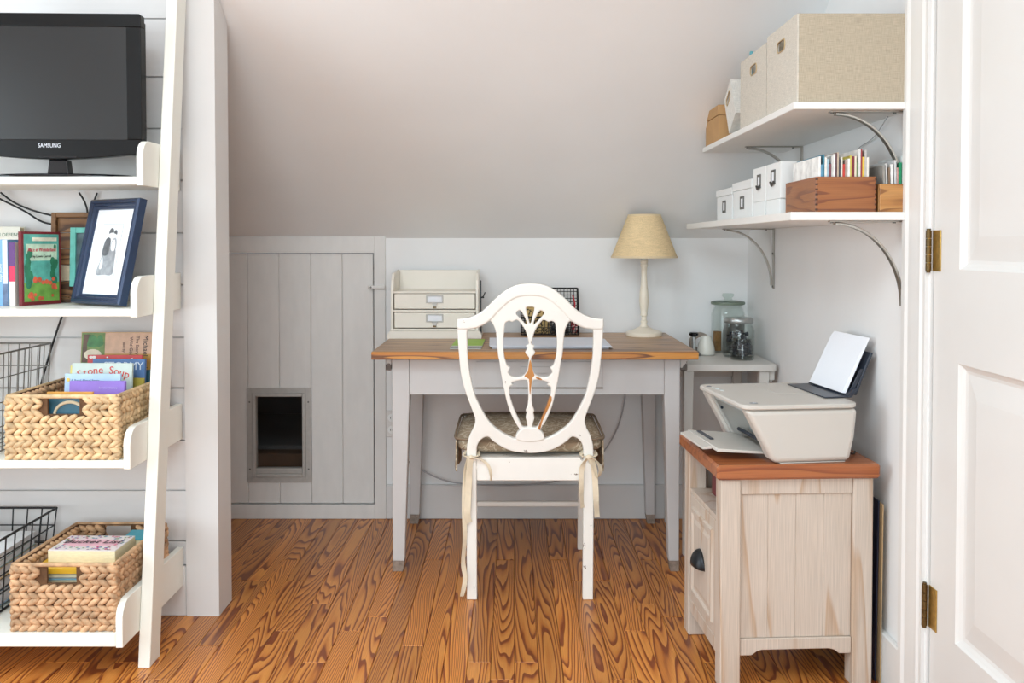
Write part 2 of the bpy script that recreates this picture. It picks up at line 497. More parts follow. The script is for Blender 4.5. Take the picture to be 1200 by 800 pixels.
# floor: heart pine strips, each one an object
bm = bmesh.new(); chamfer(bm, XL, XR, YF, YB, -0.05, -0.0165)
floor = struct('floor', bm, 'subfloor', 'varnished heart pine strip floor with bold grain')
plank_mesh = {}
PW = 0.0622
def plank(x, y0, y1):
    L = round(y1 - y0, 2)
    if L not in plank_mesh:
        b = bmesh.new(); chamfer(b, -PW / 2 + 0.0005, PW / 2 - 0.0005, -L / 2 + 0.0005, L / 2 - 0.0005, -0.0165, 0.0, 0.0014)
        me = bpy.data.meshes.new('floor_board'); b.to_mesh(me); b.free(); me.materials.append(M['floor'])
        plank_mesh[L] = me
    o = bpy.data.objects.new('floor_board', plank_mesh[L]); C.objects.link(o)
    o.parent = floor; o.location = (x, (y0 + y1) / 2, 0)
x = XR - PW / 2
rf = random.Random(21)
while x > XL + PW / 3:
    y = YB
    n = 0
    while y > YF + 0.05:
        L = rf.choice((0.5, 0.7, 0.9, 1.1, 1.3, 1.5)) if (n < 2 and x > -1.45) else 3.8
        y0 = max(YF, y - L)
        plank(x, y0, y); y = y0; n += 1
    x -= PW

# right wall with the doorway
bm = bmesh.new()
prism(bm, [(2.108, 0), (YB + 0.1, 0), (YB + 0.1, KNEE), (YB, KNEE + 0.02), (2.108, slope_z(2.108) + 0.02)], 'x', XR, XR + 0.1)
chamfer(bm, XR, XR + 0.1, 1.33, 2.108, 2.045, 2.45)
chamfer(bm, XR, XR + 0.1, YF, 1.33, 0, 2.45)
struct('wall_right', bm, 'wall', 'white painted right wall carrying two shelves')
# knee wall with the hole for the access door
bm = bmesh.new()
for a in ((XL, -1.19, 0, 1.16), (-0.55, XR, 0, 1.16), (-1.19, -0.55, 1.065, 1.16), (-1.19, -0.55, 0, 0.056)):
    chamfer(bm, a[0], a[1], YB, YB + 0.1, a[2], a[3])
struct('wall_back', bm, 'wall', 'low white knee wall under the sloped ceiling')
# sloped ceiling and flat ceiling
bm = bmesh.new()
prism(bm, [(YB + 0.02, slope_z(YB + 0.02)), (YS, 2.4), (YS, 2.5), (YB + 0.1, slope_z(YB) + 0.06)], 'x', XL, XR)
struct('wall_slope', bm, 'slope', 'pale grey sloped ceiling above the desk')
bm = bmesh.new()
for a in ((XL, -1.5, YF, YS), (0.1, XR, YF, YS), (-1.5, 0.1, YF, -0.15), (-1.5, 0.1, 1.25, YS)): chamfer(bm, a[0], a[1], a[2], a[3], 2.4, 2.5)
struct('ceiling', bm, 'slope', 'flat white ceiling')
# left wall with a window; wall behind the camera with an added one
def wall_with_hole(name, axis, pos, th, a0, a1, z1, ha, hb, hz0, hz1, label):
    bm = bmesh.new()
    for u0, u1, w0, w1 in ((a0, ha, 0, z1), (hb, a1, 0, z1), (ha, hb, 0, hz0), (ha, hb, hz1, z1)):
        if axis == 'x': chamfer(bm, pos - th, pos, u0, u1, w0, w1)
        else: chamfer(bm, u0, u1, pos - th, pos, w0, w1)
    return struct(name, bm, 'wall', label)
wall_with_hole('wall_left', 'x', XL, 0.1, YF, YB, 2.45, 0.4, 1.9, 0.37, 1.83, 'white left wall with a window')
wall_with_hole('wall_rear', 'y', YF, 0.1, XL, XR, 2.45, -1.5, 0.8, 0.62, 2.25, 'white wall with an added window facing the desk')
def window(name, axis, pos, a0, a1, z0, z1, label):
    def bx(bm, u0, u1, d0, d1, w0, w1, b=0.004):
        if axis == 'x': chamfer(bm, pos - d1, pos - d0, u0, u1, w0, w1, b)
        else: chamfer(bm, u0, u1, pos - d1, pos - d0, w0, w1, b)
    bm = bmesh.new()
    bx(bm, a0 - 0.09, a0, -0.02, 0.0, z0 - 0.09, z1 + 0.09); bx(bm, a1, a1 + 0.09, -0.02, 0.0, z0 - 0.09, z1 + 0.09)
    bx(bm, a0, a1, -0.02, 0.0, z1, z1 + 0.09); bx(bm, a0, a1, -0.05, 0.0, z0 - 0.05, z0)
    w = struct(name, bm, 'trim', label)
    mid = (z0 + z1) / 2
    for s0, s1, dd in ((z0, mid + 0.02, 0.03), (mid - 0.02, z1, 0.06)):
        bm = bmesh.new()
        bx(bm, a0, a0 + 0.05, dd, dd + 0.03, s0, s1); bx(bm, a1 - 0.05, a1, dd, dd + 0.03, s0, s1)
        bx(bm, a0 + 0.05, a1 - 0.05, dd, dd + 0.03, s0, s0 + 0.05); bx(bm, a0 + 0.05, a1 - 0.05, dd, dd + 0.03, s1 - 0.04, s1)
        s = obj('sash', bm, 'trim', w)
        bm = bmesh.new(); bx(bm, a0 + 0.05, a1 - 0.05, dd + 0.013, dd + 0.017, s0 + 0.05, s1 - 0.04, 0)
        obj('pane', bm, 'window_glass', s)
    return w
window('window_1', 'x', XL, 0.4, 1.9, 0.37, 1.83, 'white sash window in the left wall')
window('added_rear_window', 'y', YF, -1.5, 0.8, 0.62, 2.25, 'unseen white sash window added for fill in the wall facing the desk')  # second window is unseen, added to brighten camera-facing surfaces

# unseen skylight added to the flat ceiling for light from above
bm = bmesh.new()
for a in ((-1.5, -1.44, -0.15, 1.25), (0.04, 0.1, -0.15, 1.25), (-1.44, 0.04, -0.15, -0.09), (-1.44, 0.04, 1.19, 1.25)): chamfer(bm, a[0], a[1], a[2], a[3], 2.392, 2.5, 0.002)
w3 = struct('added_skylight', bm, 'trim', 'unseen white framed skylight added to the flat ceiling for top light')
boxobj('pane', -1.44, 0.04, -0.09, 1.19, 2.46, 2.466, 'window_glass', w3)

# shiplap partition that ends in a wide corner board
XP, YP, YP2 = -0.866, 2.757, 2.871
bm = bmesh.new()
prism(bm, [(YP + 0.01, 0), (YP2, 0), (YP2, slope_z(YP2)), (YP + 0.01, slope_z(YP + 0.01))], 'x', XL, XP - 0.004)
part = struct('wall_partition', bm, 'trim', 'white shiplap partition behind the ladder shelf')
zs = [0.15, 0.222, 0.373, 0.522, 0.676, 0.826, 0.98, 1.133, 1.287, 1.438, 1.588, 1.757, 1.85]
for a, c in zip(zs, zs[1:]):
    boxobj('shiplap_board', XL + 0.002, XP - 0.098, YP, YP + 0.0105, a + 0.002, c - 0.002, 'shiplap', part, 0.0012)
boxobj('base_board', XL + 0.002, XP - 0.098, YP - 0.006, YP + 0.0105, 0.0005, 0.149, 'trim', part, 0.002)
bm = bmesh.new()
prism(bm, [(YP - 0.009, 0.0005), (YP + 0.0105, 0.0005), (YP + 0.0105, slope_z(YP + 0.0105) - 0.002), (YP - 0.009, slope_z(YP - 0.009) - 0.004)], 'x', XP - 0.096, XP)
obj('corner_board', bm, 'trim', part)
bm = bmesh.new()
prism(bm, [(YP + 0.0108, 0.0005), (YP2 + 0.002, 0.0005), (YP2 + 0.002, slope_z(YP2) - 0.004), (YP + 0.0108, slope_z(YP + 0.0108) - 0.004)], 'x', XP - 0.0038, XP)
obj('end_board', bm, 'trim', part)

# baseboards
bm = bmesh.new(); chamfer(bm, -0.5035, XR - 0.0005, YB - 0.016, YB, 0.0005, 0.138, 0.003)
struct('baseboard_back', bm, 'trim', 'tall white baseboard along the knee wall')
bm = bmesh.new(); chamfer(bm, XR - 0.016, XR, 2.222, YB - 0.0165, 0.0005, 0.13, 0.003)
struct('baseboard_right', bm, 'door', 'white baseboard along the right wall')

# access door in the knee wall: planks, pet door, turn button
bm = bmesh.new()
for a in ((-1.24, -1.182, 0.0005, 1.13), (-0.549, -0.504, 0.0005, 1.13), (-1.182, -0.549, 1.065, 1.13), (-1.182, -0.549, 0.0005, 0.057)):
    chamfer(bm, a[0], a[1], YB - 0.014, YB, a[2], a[3], 0.0015)
struct('trim_1', bm, 'kneedoor', 'flat white trim around the plank access door')
bm = bmesh.new()
for zz in (0.09, 0.62, 0.95):
    chamfer(bm, -1.175, -0.556, YB + 0.016, YB + 0.036, zz, zz + 0.05, 0.002)
door1 = struct('door_1', bm, 'kneedoor', 'white vertical plank access door with a metal pet door')
edges = [-1.178, -1.057, -0.931, -0.804, -0.678, -0.5535]
for i in range(5):
    a, c = edges[i] + 0.0004, edges[i + 1] - 0.0004
    spans = [(0.06, 1.062)] if i not in (1, 2) else [(0.06, 0.19), (0.50, 1.062)]
    for z0, z1 in spans:
        boxobj('plank', a, c, YB - 0.003, YB + 0.0155, z0, z1, 'kneedoor', door1, 0.0026)
# the pet door
bm = bmesh.new()
def ring(bm, x0, x1, z0, z1, w, y0, y1, b=0.001):
    chamfer(bm, x0, x0 + w, y0, y1, z0, z1, b); chamfer(bm, x1 - w, x1, y0, y1, z0, z1, b)
    chamfer(bm, x0 + w, x1 - w, y0, y1, z1 - w, z1, b); chamfer(bm, x0 + w, x1 - w, y0, y1, z0, z0 + w, b)
ring(bm, -1.06, -0.803, 0.147, 0.527, 0.022, YB - 0.009, YB - 0.0035)
pf = obj('pet_door_frame', bm, 'alu', door1)
bm = bmesh.new(); ring(bm, -1.038, -0.825, 0.168, 0.505, 0.014, YB - 0.014, YB + 0.02, 0.002)
chamfer(bm, -1.024, -0.839, YB - 0.012, YB + 0.018, 0.182, 0.204, 0.002); obj('inner_frame', bm, 'alu', pf)
for xx in (-1.049, -0.814):
    for zz in (0.2, 0.47):
        bm = bmesh.new(); tube(bm, [(xx, YB - 0.0088, zz), (xx, YB - 0.0105, zz)], 0.0035, 8); obj('screw', bm, 'steel', pf)
boxobj('flap', -1.023, -0.84, YB + 0.004, YB + 0.006, 0.206, 0.49, 'window_glass', pf)
# turn button
bm = bmesh.new(); chamfer(bm, -0.572, -0.503, YB - 0.026, YB - 0.0145, 0.922, 0.936, 0.003)
tb = obj('turn_button', bm, 'kneedoor', door1)
bm = bmesh.new(); tube(bm, [(-0.56, YB - 0.026, 0.929), (-0.56, YB - 0.029, 0.929)], 0.004, 8); obj('screw', bm, 'steel', tb)
# crawl space behind it
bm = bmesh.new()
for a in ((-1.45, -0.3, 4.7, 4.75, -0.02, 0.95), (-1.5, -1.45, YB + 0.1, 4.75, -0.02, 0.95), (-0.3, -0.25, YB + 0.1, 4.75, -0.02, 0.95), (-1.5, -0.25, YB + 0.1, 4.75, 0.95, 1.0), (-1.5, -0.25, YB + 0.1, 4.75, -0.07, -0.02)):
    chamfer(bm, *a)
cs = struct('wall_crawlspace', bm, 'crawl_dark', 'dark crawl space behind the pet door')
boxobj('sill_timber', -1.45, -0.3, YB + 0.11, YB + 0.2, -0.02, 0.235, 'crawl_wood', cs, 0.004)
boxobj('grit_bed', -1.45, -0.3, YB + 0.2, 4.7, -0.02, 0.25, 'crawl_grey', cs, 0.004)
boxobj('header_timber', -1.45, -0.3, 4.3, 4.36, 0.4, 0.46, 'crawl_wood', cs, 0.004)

# panelled door in the right wall, with its casing
DX = XR + 0.006
bm = bmesh.new()
def dbx(y0, y1, z0, z1): chamfer(bm, DX, DX + 0.036, y0, y1, z0, z1)
dbx(1.336, 1.452, 0.008, 2.035); dbx(1.99, 2.103, 0.008, 2.035)
dbx(1.452, 1.99, 0.008, 0.241); dbx(1.452, 1.99, 0.853, 1.04); dbx(1.452, 1.99, 1.92, 2.035)
door2 = struct('door_2', bm, 'door', 'white panelled door closed in the right wall')
def door_panel(y0, y1, z0, z1):
    bm = bmesh.new()
    steps = [(0.0, 0.0), (0.006, 0.0), (0.011, 0.006), (0.019, 0.011), (0.026, 0.0125), (0.075, 0.006)]   # inset, depth
    rings = []
    for ins, d in steps:
        rings.append([bm.verts.new((DX + d, yy, zz)) for yy, zz in ((y0 + ins, z0 + ins), (y1 - ins, z0 + ins), (y1 - ins, z1 - ins), (y0 + ins, z1 - ins))])
    for q, w in zip(rings, rings[1:]):
        for k in range(4): bm.faces.new((q[k], q[(k + 1) % 4], w[(k + 1) % 4], w[k]))
    bm.faces.new(rings[-1])
    back = [bm.verts.new((DX + 0.034, v.co.y, v.co.z)) for v in rings[0]]
    for k in range(4): bm.faces.new((rings[0][k], rings[0][(k + 1) % 4], back[(k + 1) % 4], back[k]))
    bm.faces.new(back)
    bmesh.ops.recalc_face_normals(bm, faces=bm.faces[:])
    obj('panel', bm, 'door', door2)
door_panel(1.452, 1.99, 0.241, 0.853)
door_panel(1.452, 1.99, 1.04, 1.92)
for z0, z1 in ((1.04, 1.131), (0.235, 0.33)):
    bm = bmesh.new()
    for k in range(5):
        a = z0 + (z1 - z0) * k / 5
        tube(bm, [(XR - 0.004, 2.1095, a + 0.0006), (XR - 0.004, 2.1095, a + (z1 - z0) / 5 - 0.0006)], 0.0062, 12)
    for zz in (z0 - 0.002, z1 + 0.002): tube(bm, [(XR - 0.004, 2.1095, zz - 0.002), (XR - 0.004, 2.1095, zz + 0.002)], 0.0045, 12)
    h = obj('hinge', bm, 'darkbrass', door2, 40)
    h['label'] = 'brass butt hinge'
    bm = bmesh.new(); chamfer(bm, XR + 0.003, DX - 0.0002, 2.068, 2.105, z0, z1, 0.0005); obj('leaf', bm, 'brass', h)
    bm = bmesh.new(); chamfer(bm, XR - 0.0065, XR + 0.003, 2.1085, 2.112, z0, z1, 0.0005); obj('leaf', bm, 'brass', h)
bm = bmesh.new(); lathe(bm, [(0, 0), (0.03, 0), (0.03, 0.005), (0.012, 0.01), (0.01, 0.028), (0.022, 0.036), (0.028, 0.048), (0.024, 0.06), (0, 0.064)], 28)
for v in bm.verts: v.co = (DX - v.co.z, 1.395 + v.co.x, 0.955 + v.co.y)
bmesh.ops.recalc_face_normals(bm, faces=bm.faces[:]); obj('knob', bm, 'brass', door2, 40)
cas = [(0, 0.0), (-0.016, 0.0), (-0.02, 0.004), (-0.02, 0.022), (-0.015, 0.03), (-0.0165, 0.06), (-0.0135, 0.075), (-0.0135, 0.088), (-0.009, 0.094), (-0.009, 0.106), (0, 0.106)]
bm = bmesh.new()
prism(bm, [(XR + u, 2.221 - v) for u, v in cas], 'z', 0.0005, 2.15)
prism(bm, [(XR + u, 1.217 + v) for u, v in cas], 'z', 0.0005, 2.15)
prism(bm, [(XR + u, 2.15 - v) for u, v in cas], 'y', 1.323, 2.115)
chamfer(bm, XR + 0.001, XR + 0.07, 2.1075, 2.118, 0.0005, 2.045); chamfer(bm, XR + 0.044, XR + 0.07, 1.3, 2.1075, 0.0005, 2.045)
struct('trim_2', bm, 'door', 'moulded white casing around the panelled door', smooth=30)

# wall outlet behind the desk leg
o = thing('wall_outlet', 'white duplex wall outlet on the knee wall behind the desk', 'outlet', (-0.481, YB, 0.382))
boxobj('cover_plate', -0.028, 0.028, -0.006, -0.0003, -0.054, 0.054, 'kneedoor', o, 0.002)
for zz in (-0.024, 0.024):
    bm = bmesh.new(); tube(bm, [(0, -0.006, zz), (0, -0.009, zz)], 0.016, 16); s = obj('socket', bm, 'whitebox', o)
    bm = bmesh.new()
    for xx in (-0.005, 0.005): chamfer(bm, xx - 0.001, xx + 0.001, -0.0096, -0.0088, zz - 0.004, zz + 0.005)
    obj('slot', bm, 'gloss_black', s)

# ================================================================== LADDER SHELF AND WHAT IT HOLDS
lad = thing('ladder_shelf', 'tall cream leaning ladder shelf with stepped shelves against shiplap wall', 'shelf', (-0.971, 2.41, 0))
LW = 0.70                                                  # clear width between the posts
LEAN = 0.1385
# the posts lean back and stop short of the sloped ceiling
def lean_post(x0, x1):
    bm = bmesh.new()
    zt = 1.84
    prism(bm, [(-0.003, 0.0005), (0.069, 0.0005), (0.069 + LEAN * zt, zt), (-0.003 + LEAN * zt, zt)], 'x', x0, x1)
    return obj('post', bm, 'cream', lad, bevel=(0.0025, 2))
lean_post(0.0, 0.031); lean_post(-LW - 0.031, -LW)
levels = [(0.093, 0.129, 0.207, 2.317), (0.527, 0.549, 0.631, 2.375), (0.910, 0.932, 1.016, 2.429), (1.255, 1.278, 1.375, 2.477)]
for zb, zt, ztop, yf in levels:
    y0 = yf - 2.41; y1 = 2.752 - 2.41
    sh = boxobj('shelf_board', -LW + 0.018, -0.0185, y0 + 0.001, y1, zb + 0.002, zt, 'cream', lad, 0.002)
    # side rails with a rounded front corner
    r = 0.045
    prof = [(y0, zb), (y1, zb), (y1, ztop), (y0 + r, ztop)] + [(y0 + r - r * math.sin(a), ztop - r + r * math.cos(a)) for a in [R(15 * k) for k in range(1, 6)]] + [(y0, ztop - r)]
    for xa in (-0.018, -LW):
        bm = bmesh.new(); prism(bm, prof, 'x', xa, xa + 0.0176); obj('side_rail', bm, 'cream', lad, bevel=(0.0015, 2))

# television
tv = thing('television', 'black flat screen television on a glossy foot, on the top shelf', 'television', (-1.242, 2.585, 1.2785), R(2))
W2, HB, HT = 0.235, 0.05, 0.445
bm = bmesh.new()
bot = [(-W2, HB + 0.018)] + [(W2 * (2 * k / 12 - 1) * 0.985, HB + 0.018 - 0.016 * math.cos((k / 12 - 0.5) * math.pi)) for k in range(0, 13)] + [(W2, HB + 0.018)]
front = bot + [(W2, HT - 0.004), (W2 - 0.004, HT), (-W2 + 0.004, HT), (-W2, HT - 0.004)]
sx0, sx1, sz0, sz1 = -W2 + 0.04, W2 - 0.04, HB + 0.055, HT - 0.036
# bezel as a frame round the screen
prism(bm, [(-W2, HB + 0.018), (-W2 + 0.002, HB + 0.014)] + bot[2:-2] + [(W2 - 0.002, HB + 0.014), (W2, HB + 0.018), (W2, sz0), (-W2, sz0)], 'y', -0.035, -0.004)
prism(bm, [(-W2, sz1), (W2, sz1), (W2, HT - 0.004), (W2 - 0.004, HT), (-W2 + 0.004, HT), (-W2, HT - 0.004)], 'y', -0.035, -0.004)
chamfer(bm, -W2, sx0, -0.035, -0.004, sz0, sz1); chamfer(bm, sx1, W2, -0.035, -0.004, sz0, sz1)
obj('bezel', bm, 'black', tv, bevel=(0.002, 2))
boxobj('screen', sx0, sx1, -0.0325, -0.006, sz0, sz1, 'screen', tv)
bm = bmesh.new()
chamfer(bm, -W2 + 0.006, W2 - 0.006, -0.004, 0.03, HB + 0.02, HT - 0.006, 0.01)
chamfer(bm, -W2 + 0.06, W2 - 0.06, 0.03, 0.06, HB + 0.05, HT - 0.06, 0.02)
hs = obj('rear_housing', bm, 'black', tv)
bm = bmesh.new()
for k in range(6): chamfer(bm, W2 - 0.0065, W2 - 0.0054, 0.002, 0.018, 0.09 + k * 0.014, 0.098 + k * 0.014)
obj('side_port', bm, 'gloss_black', hs)
bm = bmesh.new(); prism(bm, [(-0.03, 0.009), (0.03, 0.009), (0.024, 0.053), (-0.024, 0.053)], 'y', -0.012, 0.02); obj('stand_neck', bm, 'gloss_black', tv, bevel=(0.003, 2))
bm = bmesh.new()
lathe(bm, [(0, 0.0005), (1.0, 0.0005), (1.0, 0.006), (0.93, 0.0105), (0.4, 0.014), (0, 0.0145)], 40)
for v in bm.verts: v.co.x *= 0.205; v.co.y *= 0.07
obj('stand_foot', bm, 'gloss_black', tv, 50)
bm = bmesh.new(); chamfer(bm, -0.04, 0.06, -0.036, -0.03, HB + 0.006, HB + 0.0095); obj('bezel_lip', bm, 'gloss_black', tv)
text('SAMSUNG', 0.0155, 'silver_print', tv, (-0.012, -0.0355, HB + 0.038), (R(90), 0, 0), sx=0.85)

def book(name, label, loc, rotz, w, h, t, cover, parent_group=None, tilt=0.0, face='front', pages='pages', category='book'):
    """a book standing with its front cover facing local -y: w wide (x), t thick (y), h high (z)"""
    b = thing(name, label, category, loc, rotz, parent_group, rot=(tilt, 0, rotz))
    cov = cover if isinstance(cover, str) else col(cover)
    bm = bmesh.new()
    chamfer(bm, -w / 2, w / 2, -t / 2, -t / 2 + 0.0022, 0, h, 0.0006); chamfer(bm, -w / 2, w / 2, t / 2 - 0.0022, t / 2, 0, h, 0.0006)
    chamfer(bm, -w / 2, -w / 2 + 0.0025, -t / 2 + 0.0022, t / 2 - 0.0022, 0, h)
    obj('cover', bm, cov, b)
    boxobj('page_block', -w / 2 + 0.0026, w / 2 - 0.004, -t / 2 + 0.0024, t / 2 - 0.0024, 0.003, h - 0.003, pages, b)
    return b

def spine_book(name, label, x, yf, z, t, h, d, cover, group):
    """a book with its spine facing the camera"""
    b = thing(name, label, 'book', (x, yf, z), 0, group)
    cov = col(cover)
    bm = bmesh.new()
    chamfer(bm, -t / 2, -t / 2 + 0.002, 0, d, 0, h, 0.0006); chamfer(bm, t / 2 - 0.002, t / 2, 0, d, 0, h, 0.0006)
    chamfer(bm, -t / 2, t / 2, 0, 0.0025, 0, h, 0.0008)
    obj('cover', bm, cov, b)
    boxobj('page_block', -t / 2 + 0.0022, t / 2 - 0.0022, 0.0027, d - 0.003, 0.003, h - 0.003, 'pages', b)
    return b
Z2 = 0.9325
G2 = None
o = spine_book('book', 'orange spined paperback standing beside a pale blue spined book', -1.408, 2.545, Z2, 0.030, 0.180, 0.13, (222, 128, 72), G2)
text('B', 0.016, 'silver_print', o, (0.004, -0.0004, 0.012), (R(90), 0, 0))
o = spine_book('book', 'book with a pale blue and white spine beside the orange paperback', -1.3795, 2.545, Z2, 0.025, 0.180, 0.13, (112, 160, 204), G2)
boxobj('spine_panel', -0.002, 0.0113, -0.0006, 0.0003, 0.001, 0.179, col((206, 216, 230)), o)
boxobj('spine_picture', -0.002, 0.0113, -0.001, -0.0004, 0.001, 0.06, col((92, 110, 140), 0.5, 0.4), o)
text('journal of the', 0.009, 'silver_print', o, (-0.0065, -0.0005, 0.09), (R(90), R(90), 0))
o = spine_book('book', 'thin book with purple, red and white bands on its spine', -1.3575, 2.547, Z2, 0.017, 0.172, 0.12, (228, 224, 216), G2)
boxobj('spine_band', -0.0087, 0.0087, -0.0008, 0.0004, 0.108, 0.1723, col((88, 44, 110)), o)
boxobj('spine_band', -0.0087, 0.0087, -0.0008, 0.0004, 0.066, 0.108, col((196, 34, 76)), o)
# cream book lying behind the spines, showing its title along the top edge
o = book('book', 'large cream book standing behind the row of coloured spines', (-1.52, 2.708, Z2), R(0), 0.22, 0.218, 0.03, (214, 212, 200))
text('IN DEFENSE', 0.0145, col((96, 124, 104)), o, (0.077, -0.0155, 0.194), (R(90), 0, 0))

# picture book with a red border, title and a plain garden picture
o = book('picture_book', 'green illustrated hardback with dark red border beside the coloured spines', (-1.3095, 2.604, Z2), R(67), 0.128, 0.202, 0.012, (112, 28, 34))
fy = -0.0062
boxobj('cover_picture', -0.0565, 0.0565, fy - 0.0005, fy + 0.0003, 0.010, 0.195, col((88, 166, 152), 0.4, 0.3), o)
for nm, x0, x1, z0, z1, c_ in (('cover_meadow', -0.0565, 0.0565, 0.010, 0.062, (112, 160, 72)), ('cover_glow', -0.05, 0.05, 0.122, 0.168, (186, 212, 186)), ('cover_banner', -0.03, 0.05, 0.176, 0.186, (226, 220, 196))):
    boxobj(nm, x0, x1, fy - 0.0009, fy - 0.0002, z0, z1, col(c_, 0.4, 0.25), o)
bm = bmesh.new()
rq = random.Random(4)
for k in range(26):
    cx_, cz_ = rq.choice((-0.042, 0.04)) + rq.uniform(-0.006, 0.006), rq.uniform(0.05, 0.165)
    rr = rq.uniform(0.005, 0.011)
    vs_ = [bm.verts.new((cx_ + rr * math.cos(a) * 0.9, fy - 0.0012 - 0.00002 * k, cz_ + rr * math.sin(a) * 1.4)) for a in [2 * math.pi * q / 9 for q in range(9)]]
    bm.faces.new(vs_)
obj('cover_foliage', bm, col((44, 116, 84), 0.4, 0.4), o)['kind'] = 'stuff'
bm = bmesh.new()
for k in range(16):
    cx_, cz_ = rq.uniform(-0.045, 0.045), rq.uniform(0.016, 0.075)
    rr = rq.uniform(0.004, 0.009)
    vs_ = [bm.verts.new((cx_ + rr * math.cos(a), fy - 0.0018 - 0.00002 * k, cz_ + rr * math.sin(a))) for a in [2 * math.pi * q / 8 for q in range(8)]]
    bm.faces.new(vs_)
obj('cover_flowers', bm, col((206, 96, 66), 0.4, 0.4), o)['kind'] = 'stuff'
text('Alice in Wonderland', 0.0155, col((206, 70, 92)), o, (0, fy - 0.0024, 0.152), (R(90), 0, 0), sx=0.7)
text('by Lewis Carroll', 0.009, col((40, 50, 44)), o, (0, fy - 0.0024, 0.134), (R(90), 0, 0))

# rustic plank frame with an aqua inner frame
fr = thing('rustic_frame', 'brown reclaimed plank picture frame with an aqua inner frame, behind the navy frame', 'picture frame', (-1.218, 2.704, Z2), 0, None, rot=(R(-3.5), 0, 0))
hw, hh = 0.107, 0.258
bm = bmesh.new()
for a in ((-hw, -hw + 0.014, 0, hh), (hw - 0.014, hw, 0, hh), (-hw + 0.014, hw - 0.014, hh - 0.014, hh), (-hw + 0.014, hw - 0.014, 0, 0.014)):
    chamfer(bm, a[0], a[1], -0.018, 0.006, a[2], a[3], 0.0015)
obj('outer_frame', bm, 'old_wood', fr)
for k in range(5):
    z0 = 0.014 + k * 0.0468
    boxobj('slat', -hw + 0.0145, hw - 0.0145, -0.008 + 0.0015 * (k % 2), 0.005, z0 + 0.001, z0 + 0.0458, 'pale_slat' if k == 1 else 'old_wood', fr, 0.001)
bm = bmesh.new()
for a in ((-0.052, -0.036, 0.045, 0.215), (0.036, 0.052, 0.045, 0.215), (-0.036, 0.036, 0.199, 0.215), (-0.036, 0.036, 0.045, 0.061)):
    chamfer(bm, a[0], a[1], -0.017, -0.0085, a[2], a[3], 0.001)
obj('inner_frame', bm, 'aqua', fr)
boxobj('picture', -0.036, 0.036, -0.011, -0.0086, 0.061, 0.199, col((70, 92, 98), 0.4, 0.4), fr)

# navy frame with a matted black and white photograph
nf = thing('photo_frame', 'navy moulded photo frame with white mat and black and white photograph', 'picture frame', (-1.1175, 2.554, Z2 + 0.001), 0, None, rot=(R(-13), 0, R(-34)))
fw, fh = 0.225, 0.294
def mitred(bm, w, h, prof):
    """frame moulding: prof is (inset, depth) going inwards"""
    rings = [[bm.verts.new((x_, -d, z_)) for x_, z_ in ((-w / 2 + i, i), (w / 2 - i, i), (w / 2 - i, h - i), (-w / 2 + i, h - i))] for i, d in prof]
    for q, s in zip(rings, rings[1:]):
        for k in range(4): bm.faces.new((q[k], q[(k + 1) % 4], s[(k + 1) % 4], s[k]))
    for k in range(4): bm.faces.new((rings[-1][k], rings[-1][(k + 1) % 4], rings[0][(k + 1) % 4], rings[0][k]))
    bmesh.ops.recalc_face_normals(bm, faces=bm.faces[:])
bm = bmesh.new(); mitred(bm, fw, fh, [(0, 0), (0, 0.022), (0.004, 0.027), (0.011, 0.027), (0.013, 0.022), (0.018, 0.023), (0.021, 0.018), (0.027, 0.017), (0.0285, 0.0125), (0.0285, 0.003)])
obj('moulding', bm, 'navy_frame', nf)
boxobj('mat', -fw / 2 + 0.027, fw / 2 - 0.027, -0.012, -0.004, 0.027, fh - 0.027, 'mat_board', nf)
boxobj('mat_bevel', -0.0475, 0.0475, -0.0124, -0.0119, 0.0745, 0.2255, col((176, 176, 178)), nf)
boxobj('photo_backing', -0.046, 0.046, -0.0128, -0.0119, 0.076, 0.224, 'photo_pale', nf)
bm = bmesh.new()
def blob(bm, pts, y):
    bm.faces.new([bm.verts.new((px_, y, pz_)) for px_, pz_ in catmull(pts, True, 3)])
blob(bm, [(-0.037, 0.083), (0.0, 0.082), (0.039, 0.084), (0.037, 0.12), (0.033, 0.152), (0.006, 0.158), (-0.018, 0.15), (-0.03, 0.115)], -0.0132)
obj('photo_print', bm, 'photo_grey', nf)
for mt_, y_, pts_ in (('photo_dark', -0.0134, [(-0.026, 0.14), (-0.004, 0.136), (0.004, 0.15), (0.002, 0.18), (-0.01, 0.187), (-0.023, 0.176)]),
                      ('photo_pale', -0.0135, [(-0.006, 0.186), (0.004, 0.186), (0.007, 0.196), (0.001, 0.203), (-0.006, 0.199)]),
                      ('photo_dark', -0.0137, [(-0.011, 0.197), (0.0, 0.2), (0.011, 0.201), (0.006, 0.211), (-0.004, 0.213), (-0.01, 0.206)]),
                      ('photo_grey', -0.0136, [(0.01, 0.148), (0.03, 0.144), (0.032, 0.168), (0.025, 0.184), (0.014, 0.183), (0.007, 0.168)]),
                      ('photo_pale', -0.0139, [(0.012, 0.152), (0.027, 0.149), (0.028, 0.168), (0.022, 0.18), (0.014, 0.178), (0.01, 0.168)]),
                      ('photo_pale', -0.0136, [(0.012, 0.186), (0.021, 0.186), (0.024, 0.196), (0.018, 0.202), (0.012, 0.198)]),
                      ('photo_dark', -0.0138, [(0.012, 0.199), (0.019, 0.197), (0.026, 0.195), (0.025, 0.204), (0.017, 0.208)]),
                      ('photo_pale', -0.0136, [(-0.027, 0.1), (-0.016, 0.099), (-0.014, 0.117), (-0.021, 0.132), (-0.026, 0.118)])):
    bm = bmesh.new(); blob(bm, pts_, y_); obj('photo_print', bm, mt_, nf)
